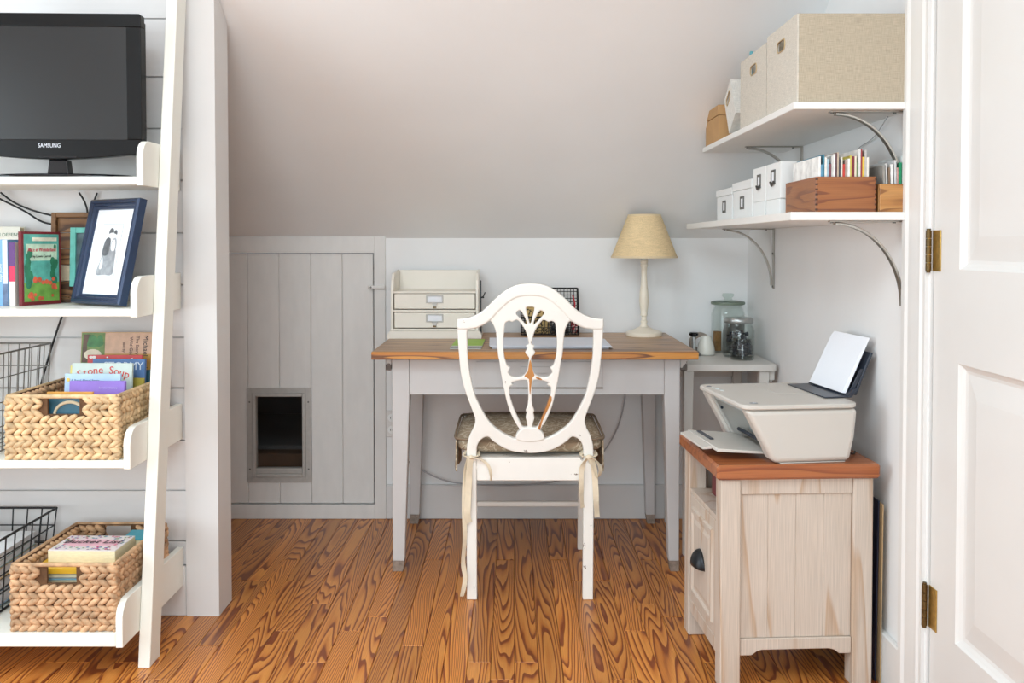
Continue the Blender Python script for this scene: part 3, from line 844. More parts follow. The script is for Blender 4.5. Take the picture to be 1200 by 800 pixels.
bm = bmesh.new(); prism(bm, [(-0.03, 0.02), (0.03, 0.02), (0.02, 0.2), (-0.02, 0.2)], 'y', 0.0005, 0.003); obj('easel_back', bm, 'black', nf)

# ---------------------------------------------------------------- woven baskets
def weave_wall(bm, origin, U, W, H, rows, hole=None, seed=0, bulge=0.0095):
    """braided strands over a wall: U along the wall, z up, outwards is U x z reversed"""
    rr = random.Random(seed)
    U = Vector(U).normalized(); Z = Vector((0, 0, 1)); Nn = U.cross(Z)
    rh = H / rows
    pitch = 0.0235
    n = int(W / pitch) + 1
    for r in range(rows):
        z = (r + 0.5) * rh
        ang = R(31) if r % 2 == 0 else R(-31)
        for k in range(n):
            u = (k + 0.5) * W / n + (0.25 if r % 2 else 0) * pitch * 0.4
            if u > W: continue
            if hole and hole[0] - 0.012 < u < hole[1] + 0.008 and hole[2] < z < hole[3]: continue
            a = ang + R(rr.uniform(-7, 7))
            d = (U * math.cos(a) + Z * math.sin(a)).normalized()
            e = (Z * math.cos(a) - U * math.sin(a)).normalized()
            rot = Matrix((d, Nn, e)).transposed()
            ell = 0.0178 * rr.uniform(0.9, 1.12)
            ellipsoid(bm, Vector(origin) + U * u + Z * (z + rr.uniform(-0.001, 0.001)) + Nn * rr.uniform(0.0, 0.0025), (ell, bulge * rr.uniform(0.85, 1.1), rh * 0.53 * rr.uniform(0.88, 1.1)), rot)

def basket(name, label, loc, W, D, H, mat, rows, hole):
    """open basket; local origin at its base, front towards -y, hand holes front and back"""
    b = thing(name, label, 'basket', loc)
    t = 0.008
    bm = bmesh.new()
    def wall(y0, y1):
        h0, h1, hz0, hz1 = hole[0] - W / 2, hole[1] - W / 2, hole[2], hole[3]
        for a in ((-W / 2, h0, 0, H), (h1, W / 2, 0, H), (h0, h1, 0, hz0), (h0, h1, hz1, H)): chamfer(bm, a[0], a[1], y0, y1, a[2] + 0.004, a[3] - 0.002)
    wall(0.004, 0.004 + t); wall(D - 0.004 - t, D - 0.004)
    chamfer(bm, -W / 2 + 0.004, -W / 2 + 0.004 + t, 0.012, D - 0.012, 0.004, H - 0.002); chamfer(bm, W / 2 - 0.004 - t, W / 2 - 0.004, 0.012, D - 0.012, 0.004, H - 0.002)
    chamfer(bm, -W / 2 + 0.004, W / 2 - 0.004, 0.012, D - 0.012, 0.004, 0.010)
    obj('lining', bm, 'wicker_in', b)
    k = 0
    for org, U, w, hl in (((-W / 2, 0.004, 0), (1, 0, 0), W, hole), ((W / 2 - 0.004, 0, 0), (0, 1, 0), D, None), ((W / 2, D - 0.004, 0), (-1, 0, 0), W, hole), ((-W / 2 + 0.004, D, 0), (0, -1, 0), D, None)):
        bm = bmesh.new(); weave_wall(bm, org, U, w, H - 0.006, rows, hl, 11 + k)
        o = obj('woven_side', bm, mat, b, 80); o['kind'] = 'stuff'; k += 1
    # inner faces of the two visible walls
    for org, U, w, hl in (((W / 2, D - 0.014, 0.02), (1, 0, 0), W, None), ((-W / 2 + 0.013, 0, 0.02), (0, 1, 0), D, None)):
        pass
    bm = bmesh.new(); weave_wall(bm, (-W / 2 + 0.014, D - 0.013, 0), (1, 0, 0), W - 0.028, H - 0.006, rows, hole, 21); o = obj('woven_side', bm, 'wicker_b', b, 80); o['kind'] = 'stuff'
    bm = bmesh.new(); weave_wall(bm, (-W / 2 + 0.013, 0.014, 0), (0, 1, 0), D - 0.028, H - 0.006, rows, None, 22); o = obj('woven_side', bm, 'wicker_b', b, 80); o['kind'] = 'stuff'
    bm = bmesh.new()
    zt = H - 0.003
    corners = [(-W / 2 + 0.004, 0.004, zt), (W / 2 - 0.004, 0.004, zt), (W / 2 - 0.004, D - 0.004, zt), (-W / 2 + 0.004, D - 0.004, zt)]
    for i in range(4): tube(bm, [corners[i], corners[(i + 1) % 4]], 0.0058, 8)
    for cx_, cy_, _ in corners: tube(bm, [(cx_, cy_, 0.0045), (cx_, cy_, zt)], 0.0062, 8)
    for i in range(4):
        p, q = Vector(corners[i]), Vector(corners[(i + 1) % 4])
        p.z = q.z = 0.006
        tube(bm, [p, q], 0.0058, 8)
    obj('rim', bm, mat, b, 60)
    return b
basket('wicker_basket', 'pale woven basket of upright children books on the third shelf down', (-1.149, 2.384, 0.5495), 0.286, 0.345, 0.165, 'wicker_a', 10, (0.105, 0.187, 0.118, 0.157))
basket('wicker_basket', 'brown woven basket with a floral box on the lowest shelf', (-1.124, 2.330, 0.1295), 0.262, 0.352, 0.170, 'wicker_b', 10, (0.088, 0.162, 0.122, 0.162))

# books in the upper basket, all facing the room
ZB = 0.561
o = book('picture_book', 'tall picture book with tree and orange field cover, tallest in the upper basket', (-1.132, 2.672, ZB), R(-2), 0.22, 0.287, 0.010, (206, 164, 120), None, R(-6))
fy = -0.0052
boxobj('cover_sky', -0.108, 0.108, fy - 0.0004, fy, 0.20, 0.285, col((208, 168, 140), 0.4, 0.15), o)
boxobj('cover_meadow', -0.04, 0.108, fy - 0.0007, fy - 0.0003, 0.15, 0.225, col((200, 158, 84), 0.4, 0.15), o)
boxobj('cover_grass', -0.108, -0.04, fy - 0.0007, fy - 0.0003, 0.15, 0.285, col((110, 136, 70), 0.4, 0.3), o)
bm = bmesh.new()
rq = random.Random(8)
for k in range(22):
    cx_, cz_, rr = rq.uniform(-0.092, -0.052), rq.uniform(0.25, 0.275), rq.uniform(0.005, 0.011)
    bm.faces.new([bm.verts.new((cx_ + rr * math.cos(a), fy - 0.001 - 0.00002 * k, cz_ + rr * math.sin(a))) for a in [2 * math.pi * q / 8 for q in range(8)]])
obj('cover_foliage', bm, col((60, 118, 62), 0.4, 0.5), o)['kind'] = 'stuff'
bm = bmesh.new()
prism(bm, [(-0.106, 0.2), (-0.09, 0.2), (-0.092, 0.25), (-0.086, 0.28), (-0.102, 0.28)], 'y', fy - 0.0016, fy - 0.0008); obj('cover_trunk', bm, col((92, 66, 48), 0.4, 0.3), o)
bm = bmesh.new()
bm.faces.new([bm.verts.new((-0.074 + 0.026 * math.cos(a), fy - 0.0017, 0.222 + 0.016 * math.sin(a))) for a in [2 * math.pi * q / 14 for q in range(14)]])
obj('cover_boulder', bm, col((226, 214, 190), 0.4, 0.1), o)
text('Michael and', 0.021, col((44, 32, 36)), o, (0.079, fy - 0.0012, 0.231), (R(90), R(90), 0), sx=0.95)
text('The Story of', 0.0135, col((84, 50, 52)), o, (0.055, fy - 0.0012, 0.242), (R(90), R(90), 0))
text('Wild Goose', 0.0135, col((84, 50, 52)), o, (0.037, fy - 0.0012, 0.24), (R(90), R(90), 0))
text('told by', 0.0105, col((84, 50, 52)), o, (0.016, fy - 0.0012, 0.244), (R(90), R(90), 0))
o = book('picture_book', 'dark teal thin book behind the blue book in the upper basket', (-1.075, 2.652, ZB), R(-2), 0.085, 0.182, 0.006, (54, 112, 130), None, R(-6))
o = book('picture_book', 'red and white spotted book in the upper basket', (-1.124, 2.634, ZB), R(0), 0.155, 0.226, 0.007, (206, 78, 80), None, R(-5))
bm = bmesh.new()
for k in range(30):
    cx_, cz_, rr = rq.uniform(-0.072, 0.072), rq.uniform(0.16, 0.222), rq.uniform(0.003, 0.007)
    bm.faces.new([bm.verts.new((cx_ + rr * math.cos(a), -0.0037 - 0.00002 * k, cz_ + rr * math.sin(a) * 0.7)) for a in [2 * math.pi * q / 7 for q in range(7)]])
obj('cover_spots', bm, col((236, 226, 220)), o)['kind'] = 'stuff'
o = book('picture_book', 'blue hardback titled in white capitals in the upper basket', (-1.102, 2.608, ZB), R(-3), 0.15, 0.218, 0.010, (88, 122, 170), None, R(-5))
text('STORMY', 0.031, col((214, 224, 238)), o, (0.014, -0.0056, 0.198), (R(90), 0, 0), sx=0.95)
o = book('picture_book', 'mustard backed book beside the blue hardback in the upper basket', (-1.062, 2.588, ZB), R(-3), 0.078, 0.168, 0.008, (176, 158, 66), None, R(-5))
o = book('picture_book', 'pale grey green book with curved red title in the upper basket', (-1.124, 2.548, ZB), R(-2), 0.168, 0.214, 0.008, (196, 206, 198), None, R(-6))
for k, ch in enumerate('Stone Soup'):
    if ch == ' ': continue
    u = (k - 4.5) / 4.5
    text(ch, 0.029, col((206, 48, 42)), o, (u * 0.066 + 0.004, -0.0046, 0.191 - 0.012 * u * u + 0.004), (R(90), R(-u * -16), 0))
o = book('picture_book', 'thin yellow patterned book at the left end of the upper basket', (-1.19, 2.562, ZB), R(-4), 0.06, 0.205, 0.006, (224, 206, 116), None, R(-6))
o = book('picture_book', 'light sky blue book behind the purple book in the upper basket', (-1.132, 2.51, ZB), R(-1), 0.152, 0.190, 0.008, (178, 202, 228), None, R(-6))
text('A Read Aloud Story', 0.0095, col((88, 110, 150)), o, (-0.02, -0.0046, 0.172), (R(90), 0, 0))
bm = bmesh.new(); tube(bm, [(-0.066, -0.0045, 0.174), (-0.066, -0.0052, 0.174)], 0.005, 12); obj('cover_badge', bm, col((226, 190, 90)), o)
o = book('picture_book', 'plain purple hardback, frontmost tall book in the upper basket', (-1.102, 2.475, ZB), R(-1), 0.148, 0.176, 0.012, (144, 112, 196), None, R(-5))
text('first story treasury', 0.0065, col((208, 192, 236)), o, (0.03, -0.0064, 0.158), (R(90), 0, 0))
o = book('picture_book', 'small orange book peeking over the handle of the upper basket', (-1.155, 2.438, ZB), R(0), 0.12, 0.1535, 0.008, (226, 160, 74), None, R(-3))
o = book('picture_book', 'teal book with a cream arch seen through the upper basket handle', (-1.15, 2.412, ZB), R(0), 0.16, 0.1485, 0.008, (52, 98, 116), None, R(-2))
bm = bmesh.new(); tube(bm, [(0.04 * math.cos(a) + 0.01, -0.0052, 0.098 + 0.034 * math.sin(a)) for a in [math.pi * q / 14 for q in range(15)]], 0.004, 8); obj('cover_arch', bm, col((222, 204, 172)), o)

# lower basket: books lying flat and a floral box
ZC = 0.1405
def flat_book(name, label, loc, rz, w, d, t, cover, cat='book', pages='pages'):
    b = thing(name, label, cat, loc, rz)
    bm = bmesh.new(); chamfer(bm, -w / 2, w / 2, -d / 2, d / 2, 0, 0.002, 0.0005); chamfer(bm, -w / 2, w / 2, -d / 2, d / 2, t - 0.002, t, 0.0005); chamfer(bm, -w / 2, -w / 2 + 0.002, -d / 2, d / 2, 0.002, t - 0.002)
    obj('cover', bm, col(cover), b)
    boxobj('page_block', -w / 2 + 0.0022, w / 2 - 0.003, -d / 2 + 0.003, d / 2 - 0.003, 0.0022, t - 0.0022, pages, b)
    return b
zc = ZC
for lab, w, d, t, cv in (('thick white edged book lying at the bottom of the lower basket', 0.2, 0.26, 0.05, (206, 210, 214)), ('pale book with blue patterned edge lying in the lower basket', 0.205, 0.27, 0.058, (120, 170, 190)), ('grey paperback lying in the lower basket', 0.2, 0.262, 0.012, (150, 152, 150)), ('yellow book with blue corner under the floral box', 0.205, 0.265, 0.013, (226, 176, 40))):
    o = flat_book('book', lab, (-1.118, 2.50, zc), 0, w, d, t, cv); zc += t + 0.0003
    if 'yellow' in lab:
        boxobj('blue_corner', 0.02, 0.04, -d / 2 - 0.0008, -d / 2 + 0.0005, 0.0075, t + 0.0005, col((60, 150, 190)), o)
        boxobj('spine_face', -w / 2, w / 2, -d / 2 - 0.0005, -d / 2 + 0.001, 0.0005, t - 0.0003, col((226, 176, 40)), o)
o = thing('floral_box', 'cream box with pink floral lid lettered in black, in the lower basket', 'box', (-1.115, 2.475, zc), R(-1))
bh = 0.03
boxobj('body', -0.088, 0.088, -0.062, 0.062, 0, bh, 'pages', o, 0.001)
boxobj('lid_print', -0.088, 0.088, -0.062, 0.062, bh + 0.0002, bh + 0.0022, col((226, 216, 214)), o, 0.0005)
bm = bmesh.new(); bm.faces.new([bm.verts.new((0.076 * math.cos(a), 0.032 * math.sin(a), bh + 0.0025)) for a in [2 * math.pi * q / 20 for q in range(20)]]); obj('lid_panel', bm, col((236, 184, 196)), o)
rq = random.Random(5)
for cname, cc in (('lid_flowers', (214, 96, 130)), ('lid_flowers', (92, 140, 170)), ('lid_flowers', (120, 156, 96)), ('lid_flowers', (150, 96, 160))):
    bm = bmesh.new()
    for k in range(26):
        while True:
            cx_, cy_ = rq.uniform(-0.083, 0.083), rq.uniform(-0.057, 0.057)
            if (cx_ / 0.078) ** 2 + (cy_ / 0.036) ** 2 > 1: break
        rr = rq.uniform(0.0018, 0.0045)
        bm.faces.new([bm.verts.new((cx_ + rr * math.cos(a), cy_ + rr * math.sin(a), bh + 0.0028 + 0.00003 * k)) for a in [2 * math.pi * q / 7 for q in range(7)]])
    obj(cname, bm, col(cc), o)['kind'] = 'stuff'
text('Bucket List', 0.034, col((24, 16, 24)), o, (0, 0.002, bh + 0.0048), (0, 0, 0), shear=0.25)
flat_book('book', 'bright teal book standing out behind the floral box in the lower basket', (-1.04, 2.585, zc), R(3), 0.06, 0.09, 0.02, (54, 156, 176))

# ---------------------------------------------------------------- wire baskets at the left end of two shelves
def wire_basket(label, loc, W, D, H, mat, r, nx, ny, nz, flare=0.02):
    b = thing('wire_basket', label, 'basket', loc)
    def pt(x_, y_, z_):
        f = z_ / H
        return (x_ + math.copysign(flare * f, x_) if abs(x_) > W / 2 - 1e-4 else x_ * (1 + 2 * flare / W * f), y_ * (1 + 2 * flare / D * f) if abs(y_) <= D / 2 else y_, z_)
    bm = bmesh.new()
    tr = [pt(-W / 2, -D / 2, H), pt(W / 2, -D / 2, H), pt(W / 2, D / 2, H), pt(-W / 2, D / 2, H)]
    for i in range(4): tube(bm, [tr[i], tr[(i + 1) % 4]], r * 1.7, 8)
    obj('top_rim', bm, mat, b, 60); bm = bmesh.new()
    br = [pt(-W / 2, -D / 2, 0.003), pt(W / 2, -D / 2, 0.003), pt(W / 2, D / 2, 0.003), pt(-W / 2, D / 2, 0.003)]
    for i in range(4): tube(bm, [br[i], br[(i + 1) % 4]], r * 1.5, 8)
    obj('bottom_rim', bm, mat, b, 60)
    bm = bmesh.new()
    for k in range(nx + 1):
        x_ = -W / 2 + W * k / nx
        for s in (-1, 1): tube(bm, [pt(x_, s * D / 2, 0.003), pt(x_, s * D / 2, H)], r, 6)
        tube(bm, [(x_, -D / 2, 0.003), (x_, D / 2, 0.003)], r, 6)
    for k in range(1, ny):
        y_ = -D / 2 + D * k / ny
        for s in (-1, 1): tube(bm, [pt(s * W / 2, y_, 0.003), pt(s * W / 2, y_, H)], r, 6)
    for k in range(1, nz):
        z_ = 0.003 + (H - 0.003) * k / nz
        q = [pt(-W / 2, -D / 2, z_), pt(W / 2, -D / 2, z_), pt(W / 2, D / 2, z_), pt(-W / 2, D / 2, z_)]
        for i in range(4): tube(bm, [q[i], q[(i + 1) % 4]], r, 6)
    obj('wire_mesh', bm, mat, b, 60)
    return b
wire_basket('grey wire basket beside the pale woven basket', (-1.478, 2.56, 0.5505), 0.25, 0.30, 0.262, 'wire_grey', 0.0016, 9, 9, 4, 0.012)
wire_basket('black wire basket of books beside the brown woven basket', (-1.478, 2.54, 0.1305), 0.26, 0.33, 0.2, 'wire_black', 0.002, 7, 8, 4, 0.018)
zc = 0.137
for lab, t, cv in (('thick pale blue book lying lowest in the black wire basket', 0.04, (150, 178, 200)), ('dark covered book lying in the black wire basket', 0.03, (48, 52, 58)), ('orange banded book lying in the black wire basket', 0.03, (206, 176, 120)), ('green grey book lying in the black wire basket', 0.02, (140, 164, 160)), ('white book lying topmost in the black wire basket', 0.018, (226, 228, 230))):
    flat_book('book', lab, (-1.465, 2.55, zc), R(2), 0.2, 0.25, t, cv, 'book', 'paper'); zc += t + 0.0004

# cables behind the shelf
def cable(label, pts, r=0.0028, mat='cable'):
    bm = bmesh.new(); tube(bm, catmull(pts, False, 6), r, 8)
    return tag(obj('cable', bm, mat, None, 60), label, 'cable')
cable('black cable drooping from the television toward the rustic frame', [(-1.49, 2.74, 1.25), (-1.45, 2.735, 1.222), (-1.40, 2.735, 1.20), (-1.345, 2.735, 1.185), (-1.28, 2.735, 1.172), (-1.2, 2.738, 1.16), (-1.14, 2.74, 1.05)])
cable('lower black cable drooping from the television toward the rustic frame', [(-1.53, 2.742, 1.25), (-1.48, 2.742, 1.225), (-1.42, 2.742, 1.195), (-1.37, 2.742, 1.165), (-1.31, 2.742, 1.155), (-1.2, 2.745, 1.15), (-1.13, 2.746, 1.0)])
cable('black cable hanging straight down behind the rustic frame', [(-1.262, 2.741, 1.25), (-1.245, 2.741, 1.22), (-1.238, 2.741, 1.18), (-1.245, 2.741, 1.08), (-1.3, 2.741, 0.95)])
cable('black cable crossing another behind the rustic frame', [(-1.213, 2.749, 1.25), (-1.228, 2.749, 1.21), (-1.246, 2.749, 1.16), (-1.255, 2.749, 1.05), (-1.3, 2.746, 0.94)])
cable('black cable running down the shiplap above the grey wire basket', [(-1.312, 2.748, 0.907), (-1.33, 2.748, 0.86), (-1.36, 2.748, 0.77), (-1.39, 2.748, 0.66), (-1.4, 2.748, 0.56)], 0.0032)

# ================================================================== DESK AND CHAIR
DZ = 0.748
dk = thing('desk', 'old white painted desk with a worn honey pine plank top', 'desk', (0.075, 3.06, 0))
# coordinates below: local x from the middle, y from the front edge of the top
HWD = 0.535
def desk_leg(x0, x1, y0, y1, sx):
    """square leg, tapered on the two inner sides"""
    bm = bmesh.new()
    zt, zb, zf = 0.7215, 0.036, 0.0005
    def ringat(z, ins):
        a0, a1 = (x0, x1 - ins) if sx < 0 else (x0 + ins, x1)
        return [bm.verts.new(p) for p in ((a0, y0 + ins * 0.3, z), (a1, y0 + ins * 0.3, z), (a1, y1 - ins * 0.7, z), (a0, y1 - ins * 0.7, z))]
    rs = [ringat(zt, 0), ringat(0.58, 0), ringat(zb, 0.018)]
    for q, w in zip(rs, rs[1:]):
        for k in range(4): bm.faces.new((q[k], q[(k + 1) % 4], w[(k + 1) % 4], w[k]))
    bm.faces.new(rs[0]); bm.faces.new(rs[-1])
    bmesh.ops.recalc_face_normals(bm, faces=bm.faces[:])
    lg = obj('leg', bm, 'desk_paint', dk, bevel=(0.002, 1))
    bm = bmesh.new()
    f0, f1 = ringat(zb - 0.0003, 0.0185), ringat(zf, 0.024)
    for k in range(4): bm.faces.new((f0[k], f0[(k + 1) % 4], f1[(k + 1) % 4], f1[k]))
    bm.faces.new(f0); bm.faces.new(f1); bmesh.ops.recalc_face_normals(bm, faces=bm.faces[:])
    obj('worn_foot', bm, 'foot_wear', lg)
LX0, LX1 = -0.476, 0.486
desk_leg(LX0, LX0 + 0.058, 0.062, 0.12, -1); desk_leg(LX1 - 0.052, LX1, 0.062, 0.12, 1)
desk_leg(LX0, LX0 + 0.055, 0.60, 0.655, -1); desk_leg(LX1 - 0.052, LX1, 0.60, 0.655, 1)
# top: boards running along the desk, with a rounded front nosing
ys = [0.0, 0.135, 0.285, 0.43, 0.565, 0.672]
for i, (a, c) in enumerate(zip(ys, ys[1:])):
    bm = bmesh.new(); chamfer(bm, -HWD, HWD, (a + 0.012 if i == 0 else a) + 0.0006, c - 0.0006, DZ - 0.0255, DZ, 0.0012)
    obj('top_board', bm, 'desk_top', dk)
bm = bmesh.new()
nose = [(0.0122, DZ - 0.0255), (0.0122, DZ - 0.0002), (0.004, DZ - 0.0012), (0.0, DZ - 0.005), (0.0, DZ - 0.0225), (0.003, DZ - 0.0255)]
prism(bm, nose, 'x', -HWD, HWD); obj('front_nosing', bm, 'desk_edge', dk)
bm = bmesh.new(); chamfer(bm, LX0 + 0.0585, LX1 - 0.0525, 0.068, 0.09, 0.597, 0.722, 0.001); ap = obj('apron', bm, 'desk_paint', dk)
for xa in (LX0 + 0.006, LX1 - 0.03):
    bm = bmesh.new(); chamfer(bm, xa, xa + 0.022, 0.1205, 0.5995, 0.60, 0.722, 0.001); obj('apron', bm, 'desk_paint', dk)
bm = bmesh.new(); chamfer(bm, LX0 + 0.0585, LX1 - 0.0525, 0.62, 0.642, 0.60, 0.722, 0.001); obj('apron', bm, 'desk_paint', dk)
bm = bmesh.new(); chamfer(bm, -0.195, 0.225, 0.0635, 0.0676, 0.622, 0.708, 0.001); dr = obj('drawer', bm, 'desk_paint', dk)
bm = bmesh.new(); chamfer(bm, -0.045, 0.06, 0.059, 0.0633, 0.67, 0.692, 0.001); obj('pull', bm, 'desk_paint', dr)
bm = bmesh.new(); chamfer(bm, -0.2, 0.23, 0.0655, 0.0678, 0.617, 0.6215); obj('drawer_gap', bm, 'foot_wear', dk)
# support cleats showing under both ends
for x0, x1 in ((-0.498, -0.478), (0.4865, 0.512)):
    bm = bmesh.new(); chamfer(bm, x0, x1, 0.07, 0.6, 0.677, 0.722, 0.003); obj('end_cleat', bm, painted('cleat_paint', (205, 200, 196), (92, 84, 78), 0.52, 40) if 'cleat' not in M else M['cleat'], dk)

# shield back chair -------------------------------------------------
ch = thing('shield_back_chair', 'cream painted shield back chair with chipped paint at the desk', 'chair', (0.0555, 2.888, 0))
def loc2(px, py):
    """outline of the back: photograph measure to metres on the chair's own plane"""
    return ((px - 621.3) * 0.00262, 0.982 - (py - 331) * 0.002645)
outer = [(621.3, 331), (606, 332.6), (593.3, 338.5), (580.7, 348.7), (569.6, 359.8), (560, 366.5), (549, 370.6), (539, 371.6), (536.7, 372.5), (536.7, 382.8), (537.4, 399), (539, 420), (541.3, 440), (546.9, 460.5), (553.6, 478.5), (557, 489.8), (555.2, 498.8), (550.3, 508.9), (547.1, 521), (546.7, 537), (546.7, 545), (547.5, 546), (558, 546), (558.6, 545), (558.4, 532.5), (559.3, 521), (563.8, 513.4), (571.7, 510), (578.4, 515.6), (590.8, 523.5), (604.3, 528), (621.3, 529.6)]
outer = outer + [(2 * 621.3 - a, b) for a, b in outer[-2:0:-1]]
hole_a = [(549, 384.2), (548.2, 400), (549, 420), (552.5, 442.5), (558, 464), (571.7, 489.8), (584, 502), (597.5, 510), (605, 512), (606, 507), (610, 503.7), (602, 489.8), (595.3, 473), (590.8, 453.8), (587.4, 435.8), (585.2, 420), (583.8, 413.6), (581.5, 388.3), (579, 380.4), (575, 374.6), (566.4, 379.6), (558.5, 383)]
hole_b = [(593.3, 376), (597, 374.5), (600.5, 375.6), (605.2, 373.3), (609, 375.7), (615.5, 385.2), (619, 396.3), (619.6, 401), (616.3, 403.2), (617.9, 406.6), (615.5, 411.3), (619.8, 416.9), (619.6, 422), (617.4, 433.5), (612.2, 438.6), (604.3, 440), (598.5, 438), (595.5, 433.5), (597.8, 429), (594.2, 425.6), (591, 413.7), (590.2, 399.4), (591, 388.3), (592, 379.5)]
hole_c = [(616.5, 443), (608.8, 443.5), (600, 445.9), (601.6, 448.8), (597.5, 451.5), (597.5, 460.5), (602, 476), (608.8, 490.9), (612.2, 497.6), (616.7, 498.8), (618.4, 496.5), (616.2, 487.5), (617.4, 481.9), (616.3, 478.5), (618.6, 472.9), (619.2, 462.8), (619.0, 453.8), (618.4, 446)]
hole_d = [(605, 365.6), (610, 362.4), (615.3, 371), (617.6, 377.6), (615.8, 378), (610.7, 372.5)]
hole_e = [(616.6, 359.2), (621.3, 358.2), (626, 359.2), (624.4, 367.7), (622.2, 376.4), (620.4, 376.4), (618.2, 367.7)]
mir = lambda h: [(2 * 621.3 - a, b) for a, b in h]
def plate(name, loops, thick, bev, mat, parent, yoff=0.0):
    cd = bpy.data.curves.new(name, 'CURVE'); cd.dimensions = '2D'; cd.fill_mode = 'BOTH'
    cd.extrude = thick / 2 - bev; cd.bevel_depth = bev; cd.bevel_resolution = 1; cd.offset = -bev
    for lp, sm in loops:
        pts = [loc2(*p) for p in lp]
        if sm: pts = catmull(pts, True, sm)
        s = cd.splines.new('POLY'); s.points.add(len(pts) - 1); s.use_cyclic_u = True
        for q, (a, b) in zip(s.points, pts): q.co = (a, b, 0, 1)
    me = curve_mesh(name, cd)
    # local x stays, curve y becomes height; the back leans towards the room
    for v in me.vertices:
        a, b, d = v.co
        v.co = (a, -d + yoff - 0.0 - max(0.0, b - 0.44) * 0.085, b)
    me.polygons.foreach_set('use_smooth', [True] * len(me.polygons)); me.set_sharp_from_angle(angle=R(40))
    me.materials.clear(); me.materials.append(M[mat])
    o = bpy.data.objects.new(name, me); C.objects.link(o); o.parent = parent
    return o
holes = [hole_a, mir(hole_a), hole_b, mir(hole_b), hole_c, mir(hole_c), hole_d, mir(hole_d), hole_e]
plate('shield_back', [(outer, 3)] + [(h, 3) for h in holes], 0.026, 0.0035, 'chair_paint', ch)
crest_lo = [(537.2, 383.5), (549, 383.8), (558.5, 382.5), (566.4, 379), (575, 373.6), (582, 366), (590, 358.2), (600, 350), (610, 346.4), (621.3, 345.4)]
crest = [p for p in outer[:10]][::-1] + []
crest_loop = outer[:10] + crest_lo
crest_loop = outer[:9] + crest_lo + mir(crest_lo[:-1])[::-1] + mir(outer[1:9])[::-1]
plate('crest_rail', [(crest_loop, 3)], 0.034, 0.005, 'chair_paint', ch, 0.0)
hub = [(604.4, 511), (606.5, 505), (611, 501), (616, 498.6), (621.3, 499.6), (626.6, 498.6), (631.6, 501), (636.1, 505), (638.2, 511), (634, 514.5), (621.3, 516), (608.6, 514.5)]
plate('shell_carving', [(hub, 3)], 0.034, 0.004, 'chair_paint', ch)
# places where the paint is gone
def chip(loop):
    o = plate('bare_patch', [(loop, 2)], 0.0275, 0.0008, 'bare_wood', ch); o['label'] = 'bare brown wood where paint has chipped'
chip([(621.3, 419), (623.2, 426), (624.6, 433), (626.4, 437.6), (624, 440.5), (622.6, 450), (621.2, 461), (620.2, 452), (619.8, 442), (614.4, 438.4), (618.2, 433.5), (619.6, 426)])
chip([(627.4, 438.8), (633.4, 440.8), (635.4, 443), (629.4, 442)])
chip([(645, 461.5), (646.6, 467), (641, 480), (636, 491), (632.4, 503.5), (629.8, 502), (634, 490.5), (640.6, 474)])
# legs
def taper(name, p0, p1, w0, w1, parent, mat='chair_paint', bev=0.002):
    bm = bmesh.new()
    rs = []
    for p, (wx, wy) in ((p0, w0), (p1, w1)):
        rs.append([bm.verts.new((p[0] + sx * wx / 2, p[1] + sy * wy / 2, p[2])) for sx, sy in ((-1, -1), (1, -1), (1, 1), (-1, 1))])
    for k in range(4): bm.faces.new((rs[0][k], rs[0][(k + 1) % 4], rs[1][(k + 1) % 4], rs[1][k]))
    bm.faces.new(rs[0]); bm.faces.new(rs[1]); bmesh.ops.recalc_face_normals(bm, faces=bm.faces[:])
    return obj(name, bm, mat, parent, bevel=(bev, 1))
for s in (-1, 1):
    taper('leg', (s * 0.181, 0.0, 0.43), (s * 0.1795, 0.003, 0.0005), (0.032, 0.03), (0.0315, 0.03), ch)
    taper('leg', (s * 0.2, 0.448, 0.44), (s * 0.192, 0.475, 0.0005), (0.036, 0.036), (0.022, 0.022), ch)
bm = bmesh.new(); chamfer(bm, -0.1648, 0.1648, -0.011, 0.011, 0.371, 0.4425, 0.002); obj('back_rail', bm, 'chair_paint', ch)
bm = bmesh.new(); chamfer(bm, -0.181, 0.181, 0.437, 0.459, 0.375, 0.4405, 0.002); obj('front_rail', bm, 'chair_paint', ch)
for s in (-1, 1):
    bm = bmesh.new()
    a, c = s * 0.181, s * 0.2
    prism(bm, [(a - 0.01, 0.0155), (a + 0.01, 0.0155), (c + 0.01, 0.4295), (c - 0.01, 0.4295)], 'z', 0.376, 0.44); obj('side_rail', bm, 'chair_paint', ch)
bm = bmesh.new(); prism(bm, [(-0.169, 0.0115), (0.169, 0.0115), (0.187, 0.4365), (-0.187, 0.4365)], 'z', 0.425, 0.4402); obj('seat', bm, 'chair_paint', ch)
bm = bmesh.new(); chamfer(bm, -0.1845, 0.1845, 0.457, 0.475, 0.158, 0.176, 0.003); obj('stretcher', bm, 'chair_paint', ch)

